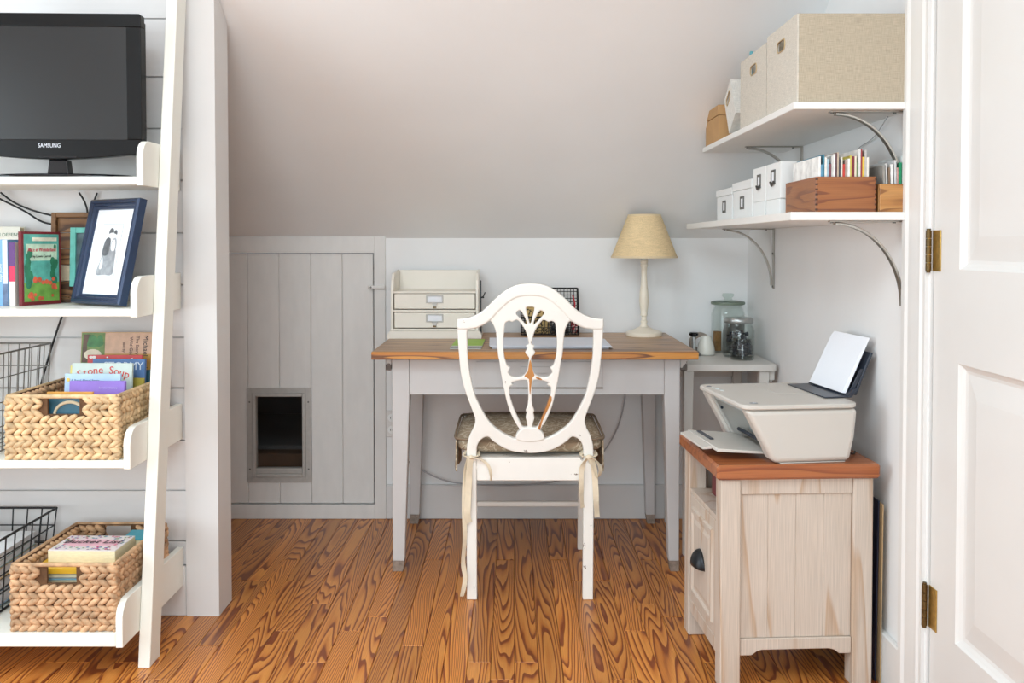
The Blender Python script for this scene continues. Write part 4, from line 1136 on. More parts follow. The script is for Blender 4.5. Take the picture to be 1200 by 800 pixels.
# seat cushion with hanging sides and ribbon ties --------------------
cu = thing('seat_cushion', 'brown damask seat cushion tied to the shield back chair', 'cushion', (0.0555, 2.888, 0.4408))
def superbox(bm, cx, cy, cz, hx, hy, hz, e=0.25, nu=40, nv=14):
    def sp(v, p): return math.copysign(abs(v) ** p, v)
    rows = []
    for i in range(nv + 1):
        ph = -math.pi / 2 + math.pi * i / nv
        row = []
        for k in range(nu):
            th = 2 * math.pi * k / nu
            row.append(bm.verts.new((cx + hx * sp(math.cos(ph), 0.4) * sp(math.cos(th), e), cy + hy * sp(math.cos(ph), 0.4) * sp(math.sin(th), e), cz + hz * sp(math.sin(ph), 0.7))))
        rows.append(row)
    for q, w in zip(rows, rows[1:]):
        for k in range(nu): bm.faces.new((q[k], q[(k + 1) % nu], w[(k + 1) % nu], w[k]))
    bmesh.ops.remove_doubles(bm, verts=bm.verts[:], dist=1e-5)
    bmesh.ops.recalc_face_normals(bm, faces=bm.faces[:])
bm = bmesh.new(); superbox(bm, 0, 0.25, 0.031, 0.236, 0.232, 0.031)
rq = random.Random(3)
for v in bm.verts:
    if v.co.z > 0.03: v.co.z += 0.006 * math.cos(v.co.x * 6) * math.cos((v.co.y - 0.25) * 6)
obj('pad', bm, 'cushion', cu, 60)
bm = bmesh.new()
rim = []
for k in range(48):
    th = 2 * math.pi * k / 48
    sp = lambda v, p: math.copysign(abs(v) ** p, v)
    rim.append((0.237 * sp(math.cos(th), 0.22), 0.25 + 0.233 * sp(math.sin(th), 0.22), 0.05 + 0.002 * math.sin(5 * th)))
tube(bm, rim + [rim[0]], 0.0042, 8, False); obj('piping', bm, 'piping', cu, 60)
for s in (-1, 1):
    bm = bmesh.new()
    rows = []
    for i in range(15):
        y = 0.035 + 0.43 * i / 14
        w = 0.004 * math.sin(i * 1.7)
        bot = -0.052 + 0.012 * math.sin(i * 0.9)
        rows.append([bm.verts.new((s * (0.232 + w * f), y, 0.045 + (bot - 0.045) * f)) for f in (0, 0.5, 1)] + [bm.verts.new((s * (0.227 + w * f), y, 0.045 + (bot - 0.045) * f)) for f in (1, 0.5, 0)])
    for q, w in zip(rows, rows[1:]):
        for k in range(6): bm.faces.new((q[k], q[(k + 1) % 6], w[(k + 1) % 6], w[k]))
    bm.faces.new(rows[0]); bm.faces.new(rows[-1]); bmesh.ops.recalc_face_normals(bm, faces=bm.faces[:])
    obj('skirt', bm, 'cushion', cu, 60)
def ribbon(pts, w, tw=0.0, name='tie'):
    """flat band along a path; width turned by tw degrees from the x axis"""
    bm = bmesh.new()
    P = [Vector(p) for p in catmull(pts, False, 5)]
    rows = []
    for i, p in enumerate(P):
        t = (P[min(i + 1, len(P) - 1)] - P[max(i - 1, 0)]).normalized()
        a = R(tw + 25 * math.sin(i * 0.45))
        side = Vector((math.cos(a), math.sin(a), 0))
        side = (side - t * side.dot(t)).normalized()
        nrm = side.cross(t).normalized() * 0.0006
        ww = w * (0.42 if callable(w) else 0.5)
        rows.append([bm.verts.new(q) for q in (p - side * ww + nrm, p + side * ww + nrm, p + side * ww - nrm, p - side * ww - nrm)])
    for q, s in zip(rows, rows[1:]):
        for k in range(4): bm.faces.new((q[k], q[(k + 1) % 4], s[(k + 1) % 4], s[k]))
    bm.faces.new(rows[0]); bm.faces.new(rows[-1]); bmesh.ops.recalc_face_normals(bm, faces=bm.faces[:])
    return obj(name, bm, 'ribbon', cu, 50)
zz = -0.4408
def rz(z): return z + zz
# left: wrap round the leg, loose loop to the right, two long tails
for s in (-1, 1):
    lx = s * 0.181
    ribbon([(lx - 0.02, 0.022, rz(0.455)), (lx - 0.021, -0.018, rz(0.45)), (lx, -0.0205, rz(0.447)), (lx + 0.021, -0.018, rz(0.45)), (lx + 0.02, 0.022, rz(0.455))], 0.012, 90)
ribbon([(-0.181, -0.022, rz(0.447)), (-0.15, -0.026, rz(0.44)), (-0.128, -0.024, rz(0.42)), (-0.12, -0.022, rz(0.39)), (-0.121, -0.0215, rz(0.375))], 0.009, 30)
ribbon([(-0.183, -0.023, rz(0.448)), (-0.187, -0.027, rz(0.40)), (-0.19, -0.026, rz(0.33)), (-0.193, -0.026, rz(0.27)), (-0.186, -0.025, rz(0.245))], 0.02, 5)
ribbon([(-0.187, -0.021, rz(0.448)), (-0.199, -0.02, rz(0.40)), (-0.203, -0.02, rz(0.3)), (-0.201, -0.021, rz(0.2)), (-0.206, -0.021, rz(0.12)), (-0.2, -0.021, rz(0.07)), (-0.21, -0.021, rz(0.015))], 0.014, 15)
# right: knot, loop and two tails
ribbon([(0.181, -0.023, rz(0.449)), (0.2, -0.03, rz(0.44)), (0.216, -0.03, rz(0.41)), (0.205, -0.028, rz(0.385)), (0.19, -0.026, rz(0.42)), (0.181, -0.024, rz(0.447))], 0.014, 60)
ribbon([(0.181, -0.022, rz(0.447)), (0.166, -0.024, rz(0.43)), (0.157, -0.024, rz(0.40)), (0.158, -0.023, rz(0.34)), (0.161, -0.022, rz(0.29))], 0.015, 20)
ribbon([(0.184, -0.024, rz(0.447)), (0.195, -0.026, rz(0.42)), (0.2, -0.024, rz(0.37)), (0.203, -0.024, rz(0.31)), (0.206, -0.024, rz(0.262))], 0.018, 5)
bm = bmesh.new(); ellipsoid(bm, (-0.181, -0.024, rz(0.447)), (0.008, 0.006, 0.007)); obj('knot', bm, 'ribbon', cu, 80)
bm = bmesh.new(); ellipsoid(bm, (0.181, -0.025, rz(0.447)), (0.011, 0.007, 0.009)); obj('knot', bm, 'ribbon', cu, 80)

# ================================================================== ON THE DESK
DT = DZ + 0.0004
og = thing('drawer_organizer', 'cream desktop organizer with two label drawers and open tray', 'organizer', (-0.289, 3.5, DT))
w2 = 0.163
bm = bmesh.new(); prism(bm, [(-w2 - 0.012, 0), (w2 + 0.012, 0), (w2 + 0.012, 0.015), (w2 + 0.004, 0.028), (-w2 - 0.004, 0.028), (-w2 - 0.012, 0.015)], 'y', -0.01, 0.21); obj('plinth', bm, 'organizer', og)
for s in (-1, 1):
    bm = bmesh.new(); prism(bm, [(0, 0.0285), (0.2, 0.0285), (0.2, 0.247), (0.19, 0.252), (0.04, 0.24), (0.012, 0.216), (0, 0.18)], 'x', min(s * w2, s * (w2 - 0.009)), max(s * w2, s * (w2 - 0.009))); obj('side_panel', bm, 'organizer', og)
boxobj('back_panel', -w2 + 0.0095, w2 - 0.0095, 0.19, 0.2, 0.0285, 0.25, 'organizer', og, 0.001)
for z0 in (0.0285, 0.099, 0.168):
    boxobj('divider', -w2 + 0.0095, w2 - 0.0095, 0.001, 0.1895, z0, z0 + 0.0075, 'organizer', og, 0.0008)
for z0 in (0.038, 0.1085):
    d = boxobj('drawer', -w2 + 0.0125, w2 - 0.0125, 0.0035, 0.18, z0 + 0.0015, z0 + 0.0575, 'organizer', og, 0.001)
    bm = bmesh.new(); cx_ = 0.0; zc_ = z0 + 0.036
    for a in ((-0.032, 0.032, zc_ + 0.012, zc_ + 0.017), (-0.032, 0.032, zc_ - 0.013, zc_ - 0.009), (-0.032, -0.027, zc_ - 0.009, zc_ + 0.012), (0.027, 0.032, zc_ - 0.009, zc_ + 0.012)):
        chamfer(bm, a[0], a[1], 0.0, 0.0033, a[2], a[3], 0.0008)
    h = obj('label_holder', bm, 'alu', d)
    boxobj('label_card', -0.027, 0.027, 0.0015, 0.0032, zc_ - 0.009, zc_ + 0.012, 'paper', d)
    bm = bmesh.new(); prism(bm, [(-0.011, zc_ - 0.0135), (0.011, zc_ - 0.0135), (0.006, zc_ - 0.02), (0.0065, zc_ - 0.031), (-0.0065, zc_ - 0.031), (-0.006, zc_ - 0.02)], 'y', -0.004, 0.0033); obj('finger_pull', bm, 'alu', d)
    bm = bmesh.new(); chamfer(bm, -0.006, 0.006, -0.0055, -0.0042, zc_ - 0.031, zc_ - 0.026); obj('pull_tip', bm, 'darkbrass', d)
# thin dark scissors hung on the right side
sc = thing('scissors', 'dark scissors hanging against the right side of the organizer', 'scissors', (-0.1195, 3.54, DT + 0.0005))
bm = bmesh.new(); chamfer(bm, 0.0, 0.004, -0.004, 0.004, 0.05, 0.215, 0.001); chamfer(bm, 0.0, 0.005, -0.006, 0.02, 0.0, 0.05, 0.001); obj('blade', bm, 'iron', sc)
bm = bmesh.new(); tube(bm, [(0.004, 0, 0.15), (0.012, -0.004, 0.155), (0.018, -0.004, 0.17)], 0.002, 6); tube(bm, [(0.004, 0, 0.15), (0.013, 0.004, 0.15)], 0.0025, 6); obj('handle', bm, 'iron', sc)

lp = thing('table_lamp', 'turned cream table lamp with tan linen shade on the desk', 'lamp', (0.507, 3.6, DT))
bm = bmesh.new(); lathe(bm, [(0, 0), (0.068, 0), (0.07, 0.006), (0.069, 0.014), (0.06, 0.019), (0.05, 0.021), (0.034, 0.027), (0.02, 0.034), (0.0, 0.034)], 40); obj('base', bm, 'lampwhite', lp, 35)
bm = bmesh.new(); lathe(bm, [(0.018, 0.0345), (0.012, 0.044), (0.011, 0.05), (0.0135, 0.052), (0.0135, 0.057), (0.010, 0.06), (0.010, 0.075), (0.0135, 0.078), (0.0135, 0.084), (0.012, 0.087), (0.016, 0.11), (0.0185, 0.135), (0.017, 0.165), (0.0125, 0.2), (0.0105, 0.23), (0.0115, 0.262), (0.0145, 0.267), (0.0145, 0.274), (0.012, 0.277), (0.0145, 0.28), (0.0145, 0.288), (0.01, 0.292), (0.0, 0.292)], 28); obj('stem', bm, 'lampwhite', lp, 40)
bm = bmesh.new(); lathe(bm, [(0.126, 0.302), (0.0625, 0.463), (0.0612, 0.463), (0.1247, 0.302), (0.126, 0.302)], 56); obj('shade', bm, 'shade', lp, 50)
bm = bmesh.new(); lathe(bm, [(0.1275, 0.299), (0.1275, 0.3065), (0.1245, 0.3065), (0.1245, 0.299), (0.1275, 0.299)], 56); obj('shade_binding', bm, 'shade_trim', lp, 50); bm = bmesh.new(); lathe(bm, [(0.064, 0.459), (0.063, 0.4655), (0.06, 0.4655), (0.06, 0.459), (0.064, 0.459)], 48); obj('shade_binding', bm, 'shade_trim', lp, 50)
bm = bmesh.new(); tube(bm, [(0, 0, 0.292), (0, 0, 0.35)], 0.012, 14); ellipsoid(bm, (0, 0, 0.385), (0.026, 0.026, 0.034), None, 14, 10); obj('bulb', bm, 'ceramic', lp, 60)
bm = bmesh.new()
for k in range(3):
    a = 2 * math.pi * k / 3
    tube(bm, [(0.011 * math.cos(a), 0.011 * math.sin(a), 0.345), (0.0945 * math.cos(a), 0.0945 * math.sin(a), 0.38)], 0.0012, 6)
obj('shade_carrier', bm, 'steel', lp)

# black wire tray with odds and ends, standing at the wall
wb = thing('wire_letter_tray', 'black wire mesh letter holder with slanting sides at the back of the desk', 'desk tray', (0.147, 3.615, DT))
bm = bmesh.new()
w2, hh, dd = 0.111, 0.178, 0.095
def wseg(p, q, r=0.0013): tube(bm, [p, q], r, 5)
side = [(0.0, 0.003), (dd, 0.003), (dd, hh), (dd - 0.03, hh), (0.004, 0.07)]
for xx in (-w2, w2):
    for i in range(5):
        a, b_ = side[i], side[(i + 1) % 5]
        wseg((xx, a[0], a[1]), (xx, b_[0], b_[1]), 0.0025)
for yy, z_ in side: wseg((-w2, yy, z_), (w2, yy, z_), 0.0025)
obj('rim', bm, 'wire_black', wb, 60)
bm = bmesh.new()
n = 17
for k in range(1, n):
    xx = -w2 + 2 * w2 * k / n
    wseg((xx, dd, 0.003), (xx, dd, hh)); wseg((xx, 0, 0.003), (xx, 0.004, 0.07)); wseg((xx, 0, 0.003), (xx, dd, 0.003))
for k in range(1, 13):
    z_ = 0.003 + (hh - 0.003) * k / 13
    wseg((-w2, dd, z_), (w2, dd, z_))
    yf = 0.002 if z_ < 0.07 else 0.004 + (z_ - 0.07) / (hh - 0.07) * (dd - 0.034)
    for xx in (-w2, w2): wseg((xx, yf, z_), (xx, dd, z_))
    if z_ < 0.07: wseg((-w2, 0.002, z_), (w2, 0.002, z_))
for k in range(1, 7):
    yy = dd * k / 7
    z1 = hh if yy > dd - 0.03 else 0.07 + (yy - 0.004) / (dd - 0.034) * (hh - 0.07)
    for xx in (-w2, w2): wseg((xx, yy, 0.003), (xx, yy, z1))
o = obj('wire_mesh', bm, 'wire_black', wb, 60)
M['pattern_gold'] = damask('gold_pattern', (206, 176, 118), (70, 56, 40))
M['pattern_red'] = damask('red_pattern', (176, 28, 44), (232, 214, 206))
o = thing('note_box', 'gold patterned note box standing in the black wire tray', 'box', (0.099, 3.625, DT + 0.006), R(2))
boxobj('body', -0.046, 0.046, 0, 0.03, 0, 0.1, 'pattern_gold', o, 0.002); boxobj('lid', -0.0475, 0.0475, -0.0012, 0.0315, 0.1003, 0.118, 'pattern_gold', o, 0.002)
o = thing('tape_dispenser', 'glossy black tape dispenser in the black wire tray', 'tape dispenser', (0.186, 3.622, DT + 0.006))
bm = bmesh.new(); prism(bm, [(-0.036, 0), (0.032, 0), (0.032, 0.018), (0.026, 0.05), (0.008, 0.064), (-0.014, 0.058), (-0.028, 0.03), (-0.036, 0.026)], 'y', 0, 0.034); obj('body', bm, 'gloss_black', o, bevel=(0.003, 2))
bm = bmesh.new(); tube(bm, [(0.004, -0.001, 0.038), (0.004, 0.035, 0.038)], 0.02, 20); obj('tape_roll', bm, col((206, 186, 140), 0.3), o, 40)
o = thing('patterned_pouch', 'red and white patterned pouch in the black wire tray', 'pouch', (0.2425, 3.624, DT + 0.006))
bm = bmesh.new(); superbox(bm, 0, 0.024, 0.042, 0.0125, 0.018, 0.042, 0.4, 20, 10); obj('body', bm, 'pattern_red', o, 60)
bm = bmesh.new(); tube(bm, [(0, 0.024, 0.082), (0.002, 0.024, 0.115), (-0.006, 0.026, 0.148)], 0.0028, 8); obj('strap', bm, col((200, 40, 56)), o, 60)
# papers on the desk
def sheet(name, label, x0, x1, y0, y1, z, t, mat, rz_=0, cat='paper'):
    o = boxobj(name, -(x1 - x0) / 2, (x1 - x0) / 2, -(y1 - y0) / 2, (y1 - y0) / 2, 0, t, mat, None, 0.0004)
    o.location = ((x0 + x1) / 2, (y0 + y1) / 2, z); o.rotation_euler = (0, 0, R(rz_))
    return tag(o, label, cat)
gb = thing('booklet', 'green and grey booklet under the end of the white sheets', 'booklet', (-0.15, 3.28, DT), R(-1))
boxobj('cover', -0.056, 0.05, -0.145, 0.145, 0, 0.004, col((190, 190, 184)), gb, 0.0006)
boxobj('green_band', -0.0555, 0.0495, -0.07, 0.1445, 0.0041, 0.0048, col((150, 188, 60)), gb)
boxobj('dark_band', -0.0555, 0.0495, -0.1452, -0.125, 0.0041, 0.0048, col((110, 108, 104)), gb)
lg_ = thing('paper_stack', 'long stack of white drawing paper lying on the desk', 'paper', (0.125, 3.28, DT), R(0.6))
for k in range(4):
    bm = bmesh.new(); chamfer(bm, -0.195 - 0.003 * k, 0.213 - 0.006 * k, -0.14 + 0.002 * k, 0.145 - 0.002 * k, 0.0053 + 0.0016 * k, 0.0065 + 0.0016 * k); obj('sheet', bm, 'paper_cool', lg_, rot=(0, 0, R(0.4 * k - 0.6)))
boxobj('backing', -0.193, 0.2, -0.13, 0.13, 0, 0.005, 'paper_cool', lg_)
cable('grey cable sagging along the knee wall under the desk', [(-0.478, 3.733, 0.36), (-0.44, 3.70, 0.27), (-0.36, 3.69, 0.21), (-0.26, 3.69, 0.165), (-0.14, 3.69, 0.15), (0.05, 3.69, 0.148), (0.2, 3.69, 0.17), (0.32, 3.69, 0.235), (0.4, 3.69, 0.34), (0.44, 3.69, 0.46), (0.455, 3.725, 0.6), (0.46, 3.738, 0.74)], 0.003, 'grey_cable')

# ================================================================== SIDE TABLE IN THE CORNER
TZ = 0.68
st = thing('side_table', 'low white painted side table with chipped edge in the corner', 'table', (0.76, 3.265, 0))
bm = bmesh.new()
r_ = 0.02
prof = [(-0.158, 0), (0.168 - r_, 0)] + [(0.168 - r_ + r_ * math.sin(R(a)), r_ - r_ * math.cos(R(a))) for a in (30, 60, 90)] + [(0.168, 0.455), (-0.158, 0.455)]
prism(bm, prof, 'z', TZ - 0.024, TZ); obj('table_top', bm, 'table_paint', st, bevel=(0.003, 2))
for xx, yy in ((-0.14, 0.03), (0.125, 0.03), (-0.14, 0.42), (0.125, 0.42)):
    taper('leg', (xx, yy, TZ - 0.0245), (xx - 0.004, yy, 0.0005), (0.034, 0.034), (0.024, 0.024), st, 'table_paint')
boxobj('apron', -0.1225, 0.1075, 0.03, 0.046, TZ - 0.09, TZ - 0.0245, 'table_paint', st, 0.001) if False else None
boxobj('rear_apron', -0.1225, 0.1075, 0.42, 0.436, TZ - 0.1, TZ - 0.0245, 'table_paint', st, 0.001)
bm = bmesh.new(); chamfer(bm, 0.1435, 0.163, 0.022, 0.05, TZ - 0.058, TZ - 0.0245, 0.002); tube(bm, [(0.153, 0.036, TZ - 0.058), (0.153, 0.036, TZ - 0.067)], [0.007, 0.003], 8); obj('corner_drop', bm, 'table_paint', st)

TT = TZ + 0.0004
def glass_jar(name, label, loc, prof_out, th, parts, cat='jar'):
    j = thing(name, label, cat, loc)
    inner = [(max(0.0, r - th), z + (th if i == 0 else 0)) for i, (r, z) in enumerate(prof_out)]
    bm = bmesh.new(); lathe(bm, [(0, 0)] + prof_out + inner[::-1] + [(0, th)], 36); obj('glass_body', bm, 'glass', j, 40)
    return j
j = glass_jar('glass_jar', 'large clear glass jar with a knobbed glass lid on the side table', (0.842, 3.655, TT), [(0.06, 0.0), (0.064, 0.006), (0.064, 0.15), (0.058, 0.166), (0.053, 0.175), (0.056, 0.184)], 0.004, None)
bm = bmesh.new(); lathe(bm, [(0, 0.1845), (0.0625, 0.1845), (0.0645, 0.189), (0.0635, 0.196), (0.05, 0.2), (0.018, 0.203), (0.014, 0.21), (0.021, 0.216), (0.0235, 0.222), (0.02, 0.228), (0, 0.229)], 36); obj('lid', bm, 'glass_lid', j, 50)
bm = bmesh.new(); lathe(bm, [(0.0642, 0.1855), (0.066, 0.19), (0.065, 0.195), (0.0636, 0.195), (0.0636, 0.1855), (0.0642, 0.1855)], 36); obj('rubber_seal', bm, col((120, 132, 116), 0.4), j, 60)
o = thing('cork_coaster_roll', 'brown cork roll inside the large glass jar', 'cork', (0.8, 3.653, TT + 0.005))
bm = bmesh.new(); tube(bm, [(0, 0, 0.0), (0, 0, 0.075)], 0.016, 14); obj('body', bm, col((150, 108, 62), 0.8, 0.3), o, 40)

def clips(label, loc, rad, h, n, seed, cat='clips'):
    rr = random.Random(seed)
    o = thing('binder_clips', label, cat, loc)
    bm = bmesh.new(); bm2 = bmesh.new()
    for k in range(n):
        a, q = rr.uniform(0, 6.28), rad * math.sqrt(rr.uniform(0, 1))
        z = rr.uniform(0.008, h)
        rot = Matrix.Rotation(rr.uniform(0, 3), 4, 'Z') @ Matrix.Rotation(rr.uniform(-1, 1), 4, 'X')
        mx = Matrix.Translation((q * math.cos(a), q * math.sin(a), z)) @ rot
        if k % 3:
            prism_pts = 0.006
            chamfer(bm, -0.007, 0.007, -0.004, 0.004, -0.006, 0.006, 0.001, mx)
        else:
            p = [mx @ Vector(v) for v in ((-0.012, 0, 0), (0.012, 0, 0.002))]
            tube(bm2, p, 0.0011, 5)
    for b, nm, mt in ((bm, 'clip_bodies', 'contents'), (bm2, 'clip_wires', 'tin')):
        if b.verts:
            lo = min(v.co.z for v in b.verts)
            p = obj(nm, b, mt, o); p['kind'] = 'stuff'
    return o
j = glass_jar('glass_jar', 'glass storage jar with a grey metal screw lid on the side table', (0.848, 3.505, TT), [(0.053, 0.0), (0.058, 0.006), (0.0585, 0.095), (0.055, 0.11), (0.049, 0.118), (0.049, 0.13)], 0.0035, None)
bm = bmesh.new(); lathe(bm, [(0, 0.1255), (0.0525, 0.1255), (0.0545, 0.128), (0.0545, 0.14), (0.051, 0.145), (0, 0.1455)], 36)
obj('lid', bm, 'tin', j, 40)
clips('dark binder clips heaped inside the metal lidded jar', (0.848, 3.505, TT + 0.0045), 0.045, 0.085, 70, 1)
j = glass_jar('glass_jar', 'small open glass jar of clips in front of the metal lidded jar', (0.8375, 3.408, TT), [(0.04, 0.0), (0.0425, 0.005), (0.039, 0.045), (0.034, 0.068), (0.033, 0.076)], 0.003, None)
clips('dark clips and pins inside the small open jar', (0.8375, 3.408, TT + 0.004), 0.030, 0.052, 60, 2)

o = thing('ceramic_pot', 'small white ceramic pot beside the glass jars on the side table', 'pot', (0.735, 3.548, TT))
bm = bmesh.new(); lathe(bm, [(0, 0), (0.031, 0), (0.0335, 0.004), (0.033, 0.02), (0.028, 0.045), (0.0215, 0.06), (0.0205, 0.071), (0.017, 0.0725), (0.016, 0.06), (0, 0.058)], 30); obj('body', bm, 'ceramic', o, 40)
bm = bmesh.new(); tube(bm, [(0.031 * math.cos(a) , 0.031 * math.sin(a), 0.0035) for a in [2 * math.pi * k / 30 for k in range(31)]], 0.0022, 6, False); obj('foot_ring', bm, 'steel', o, 60)
o = thing('rubber_stamp', 'rubber stamp with black knob beside the ceramic pot', 'stamp', (0.683, 3.52, TT))
bm = bmesh.new(); lathe(bm, [(0, 0.072), (0.009, 0.072), (0.017, 0.078), (0.018, 0.084), (0.014, 0.089), (0, 0.09)], 24); obj('knob', bm, 'gloss_black', o, 40)
bm = bmesh.new(); tube(bm, [(0, 0, 0.018), (0, 0, 0.0718)], 0.0075, 14); obj('stem', bm, 'tin', o, 40)
boxobj('foot', -0.022, 0.022, -0.014, 0.014, 0, 0.0175, 'wire_grey', o, 0.004)
o = thing('tape_roll', 'grey tape roll on edge behind the ceramic pot', 'tape', (0.725, 3.615, TT))
bm = bmesh.new(); prof = [(0.022, -0.012), (0.04, -0.012), (0.04, 0.012), (0.022, 0.012), (0.022, -0.012)]
lathe(bm, prof, 32)
for v in bm.verts: v.co = (v.co.x, v.co.z, v.co.y + 0.04)
bmesh.ops.recalc_face_normals(bm, faces=bm.faces[:]); obj('tape_ring', bm, col((146, 132, 120), 0.5, 0.2), o, 40)
boxobj('base_block', -0.03, 0.03, -0.0125, 0.0125, 0, 0.004, 'wire_grey', o) if False else None

# ================================================================== WALL SHELVES WITH BRACKETS
def wall_shelf(label, x0, y0, y1, z0, z1, bys):
    s = thing('wall_shelf', label, 'shelf', (XR - 0.0005, (y0 + y1) / 2, z0))
    ym = (y0 + y1) / 2
    boxobj('board', x0 - XR, -0.0003, y0 - ym, y1 - ym, 0, z1 - z0, 'shelfwhite', s, 0.0012)
    for by in bys:
        b = by - ym
        bm = bmesh.new()
        chamfer(bm, -0.185, -0.004, b - 0.009, b + 0.009, -0.0036, -0.0003, 0.0006)
        chamfer(bm, -0.0038, -0.0003, b - 0.009, b + 0.009, -0.215, -0.0003, 0.0006)
        br = obj('bracket', bm, 'nickel', s)
        # the arc: a half-round bar from under the shelf to the foot of the wall plate
        bm = bmesh.new()
        pts = []
        for k in range(17):
            a = R(90) * k / 16
            pts.append((-0.172 + 0.162 * math.sin(a), -0.008 - 0.196 * (1 - math.cos(a))))
        rows = []
        for i, (u, w) in enumerate(pts):
            t = Vector((pts[min(i + 1, 16)][0] - pts[max(i - 1, 0)][0], pts[min(i + 1, 16)][1] - pts[max(i - 1, 0)][1])).normalized()
            nx_, nz_ = -t.y, t.x
            prof = [(-0.0085, 0.0), (-0.0085, 0.0045), (-0.004, 0.0045), (-0.003, 0.0065), (0.003, 0.0065), (0.004, 0.0045), (0.0085, 0.0045), (0.0085, 0.0)]
            rows.append([bm.verts.new((u + nx_ * (q - 0.002), b + p, w + nz_ * (q - 0.002))) for p, q in prof])
        for q, w in zip(rows, rows[1:]):
            for k in range(8): bm.faces.new((q[k], q[(k + 1) % 8], w[(k + 1) % 8], w[k]))
        bm.faces.new(rows[0]); bm.faces.new(rows[-1]); bmesh.ops.recalc_face_normals(bm, faces=bm.faces[:])
        obj('arc', bm, 'nickel', br, 40)
        for xx in (-0.178, -0.03):
            bm = bmesh.new(); tube(bm, [(xx, b, -0.0037), (xx, b, -0.0062)], 0.0042, 8); obj('screw', bm, 'steel', br)
        for zz_ in (-0.09, -0.208):
            bm = bmesh.new(); tube(bm, [(-0.0039, b, zz_), (-0.0065, b, zz_)], 0.0042, 8); obj('screw', bm, 'steel', br)
    return s
SU, SLO = 1.4325, 1.1755
wall_shelf('upper white wall shelf on curved steel brackets', 0.66, 2.205, 3.257, SU - 0.0165, SU, (2.24, 3.045))
wall_shelf('lower white wall shelf on curved steel brackets', 0.655, 2.205, 3.523, SLO - 0.0195, SLO, (2.236, 3.365))
cable('thin pale wire drooping under the upper wall shelf', [(0.925, 2.32, 1.414), (0.93, 2.42, 1.375), (0.932, 2.52, 1.36), (0.933, 2.6, 1.345)], 0.0012, 'grey_cable')

# upper shelf: fabric boxes with a cut hand hole in the room-facing end
def fabric_box(label, x0, x1, y0, y1, h, mat, hole, tilt=None, z=SU + 0.0005, name='storage_box'):
    b = thing(name, label, 'box', (x0, y0, z))
    W_, D_ = x1 - x0, y1 - y0
    t = 0.004
    bm = bmesh.new()
    chamfer(bm, t, W_, 0, t, 0, h, 0.0008); chamfer(bm, t, W_, D_ - t, D_, 0, h, 0.0008); chamfer(bm, W_ - t, W_, t, D_ - t, 0, h); chamfer(bm, t, W_ - t, t, D_ - t, 0, t)
    obj('body', bm, mat, b)
    cy, cz, hw, hr = hole
    # end panel with an oblong hole: outline and hole bridged
    bm = bmesh.new()
    n = 32
    def oval(k):
        a = 2 * math.pi * k / n
        x_, y_ = math.cos(a), math.sin(a)
        return (cy + math.copysign(max(0, hw - hr), x_) * (1 if abs(x_) > 1e-6 else 0) + hr * x_, cz + hr * y_)
    def rect(k):
        a = 2 * math.pi * k / n
        x_, y_ = math.cos(a), math.sin(a)
        sc_ = 1 / max(abs(x_), abs(y_))
        return (D_ / 2 + x_ * sc_ * D_ / 2, h / 2 + y_ * sc_ * h / 2)
    V = {}
    for lv, xx in ((0, 0.0), (1, t)):
        V[lv, 'r'] = [bm.verts.new((xx, *rect(k))) for k in range(n)]
        V[lv, 'o'] = [bm.verts.new((xx, *oval(k))) for k in range(n)]
    for k in range(n):
        k2 = (k + 1) % n
        bm.faces.new((V[0, 'r'][k], V[0, 'r'][k2], V[0, 'o'][k2], V[0, 'o'][k]))
        bm.faces.new((V[1, 'r'][k], V[1, 'r'][k2], V[1, 'o'][k2], V[1, 'o'][k]))
        bm.faces.new((V[0, 'o'][k], V[0, 'o'][k2], V[1, 'o'][k2], V[1, 'o'][k]))
        bm.faces.new((V[0, 'r'][k], V[0, 'r'][k2], V[1, 'r'][k2], V[1, 'r'][k]))
    bmesh.ops.recalc_face_normals(bm, faces=bm.faces[:])
    obj('end_panel', bm, {'linen': 'linen2'}.get(mat, mat), b)  # tan box's end panel paler: light on that side put into colour
    bm = bmesh.new(); tube(bm, [(-0.0008, *oval(k)) for k in range(n)] + [(-0.0008, *oval(0))], 0.0016, 6, False); obj('hole_edging', bm, col((196, 172, 132), 0.6), b, 60)
    return b
fabric_box('large tan linen storage box nearest the door on the upper shelf', 0.668, 0.936, 2.212, 2.472, 0.207, 'linen', (0.13, 0.158, 0.034, 0.0135))
fabric_box('pale linen storage box second from the door on the upper shelf', 0.669, 0.93, 2.482, 2.762, 0.197, 'linen2', (0.13, 0.15, 0.034, 0.0135))
bx = fabric_box('white linen storage box leaning away from the tall linen boxes', 0.675, 0.9, 2.92, 3.02, 0.132, 'linen3', (0.05, 0.098, 0.028, 0.012))
bx.location = (0.675, 2.845, SU + 0.0645); bx.rotation_euler = (R(-32), 0, 0)
# papers in the boxes
for lab, x, y, h, cv in (('white paper file inside the large tan linen box', 0.69, 2.297, 0.185, (226, 230, 236)), ('dark folder inside the large tan linen box', 0.70, 2.345, 0.178, (60, 66, 78)), ('pale blue file inside the second linen box', 0.69, 2.565, 0.19, (176, 200, 214)), ('white file inside the second linen box', 0.70, 2.62, 0.186, (236, 236, 236))):
    o = boxobj('paper_file', -0.0015, 0.2, 0, 0.045, 0, h, col(cv), None, 0.0005); o.location = (x, y, SU + 0.006); tag(o, lab, 'file')
o = boxobj('paper_clip_tag', -0.004, 0.004, -0.006, 0.006, 0, 0.21, col((92, 160, 168)), None, 0.0005); o.location = (0.682, 2.69, SU + 0.006); tag(o, 'teal divider tab rising from the second linen box', 'tab')
kb = thing('kraft_box', 'brown kraft box with lid at the far end of the upper shelf', 'box', (0.664, 3.035, SU + 0.0005))
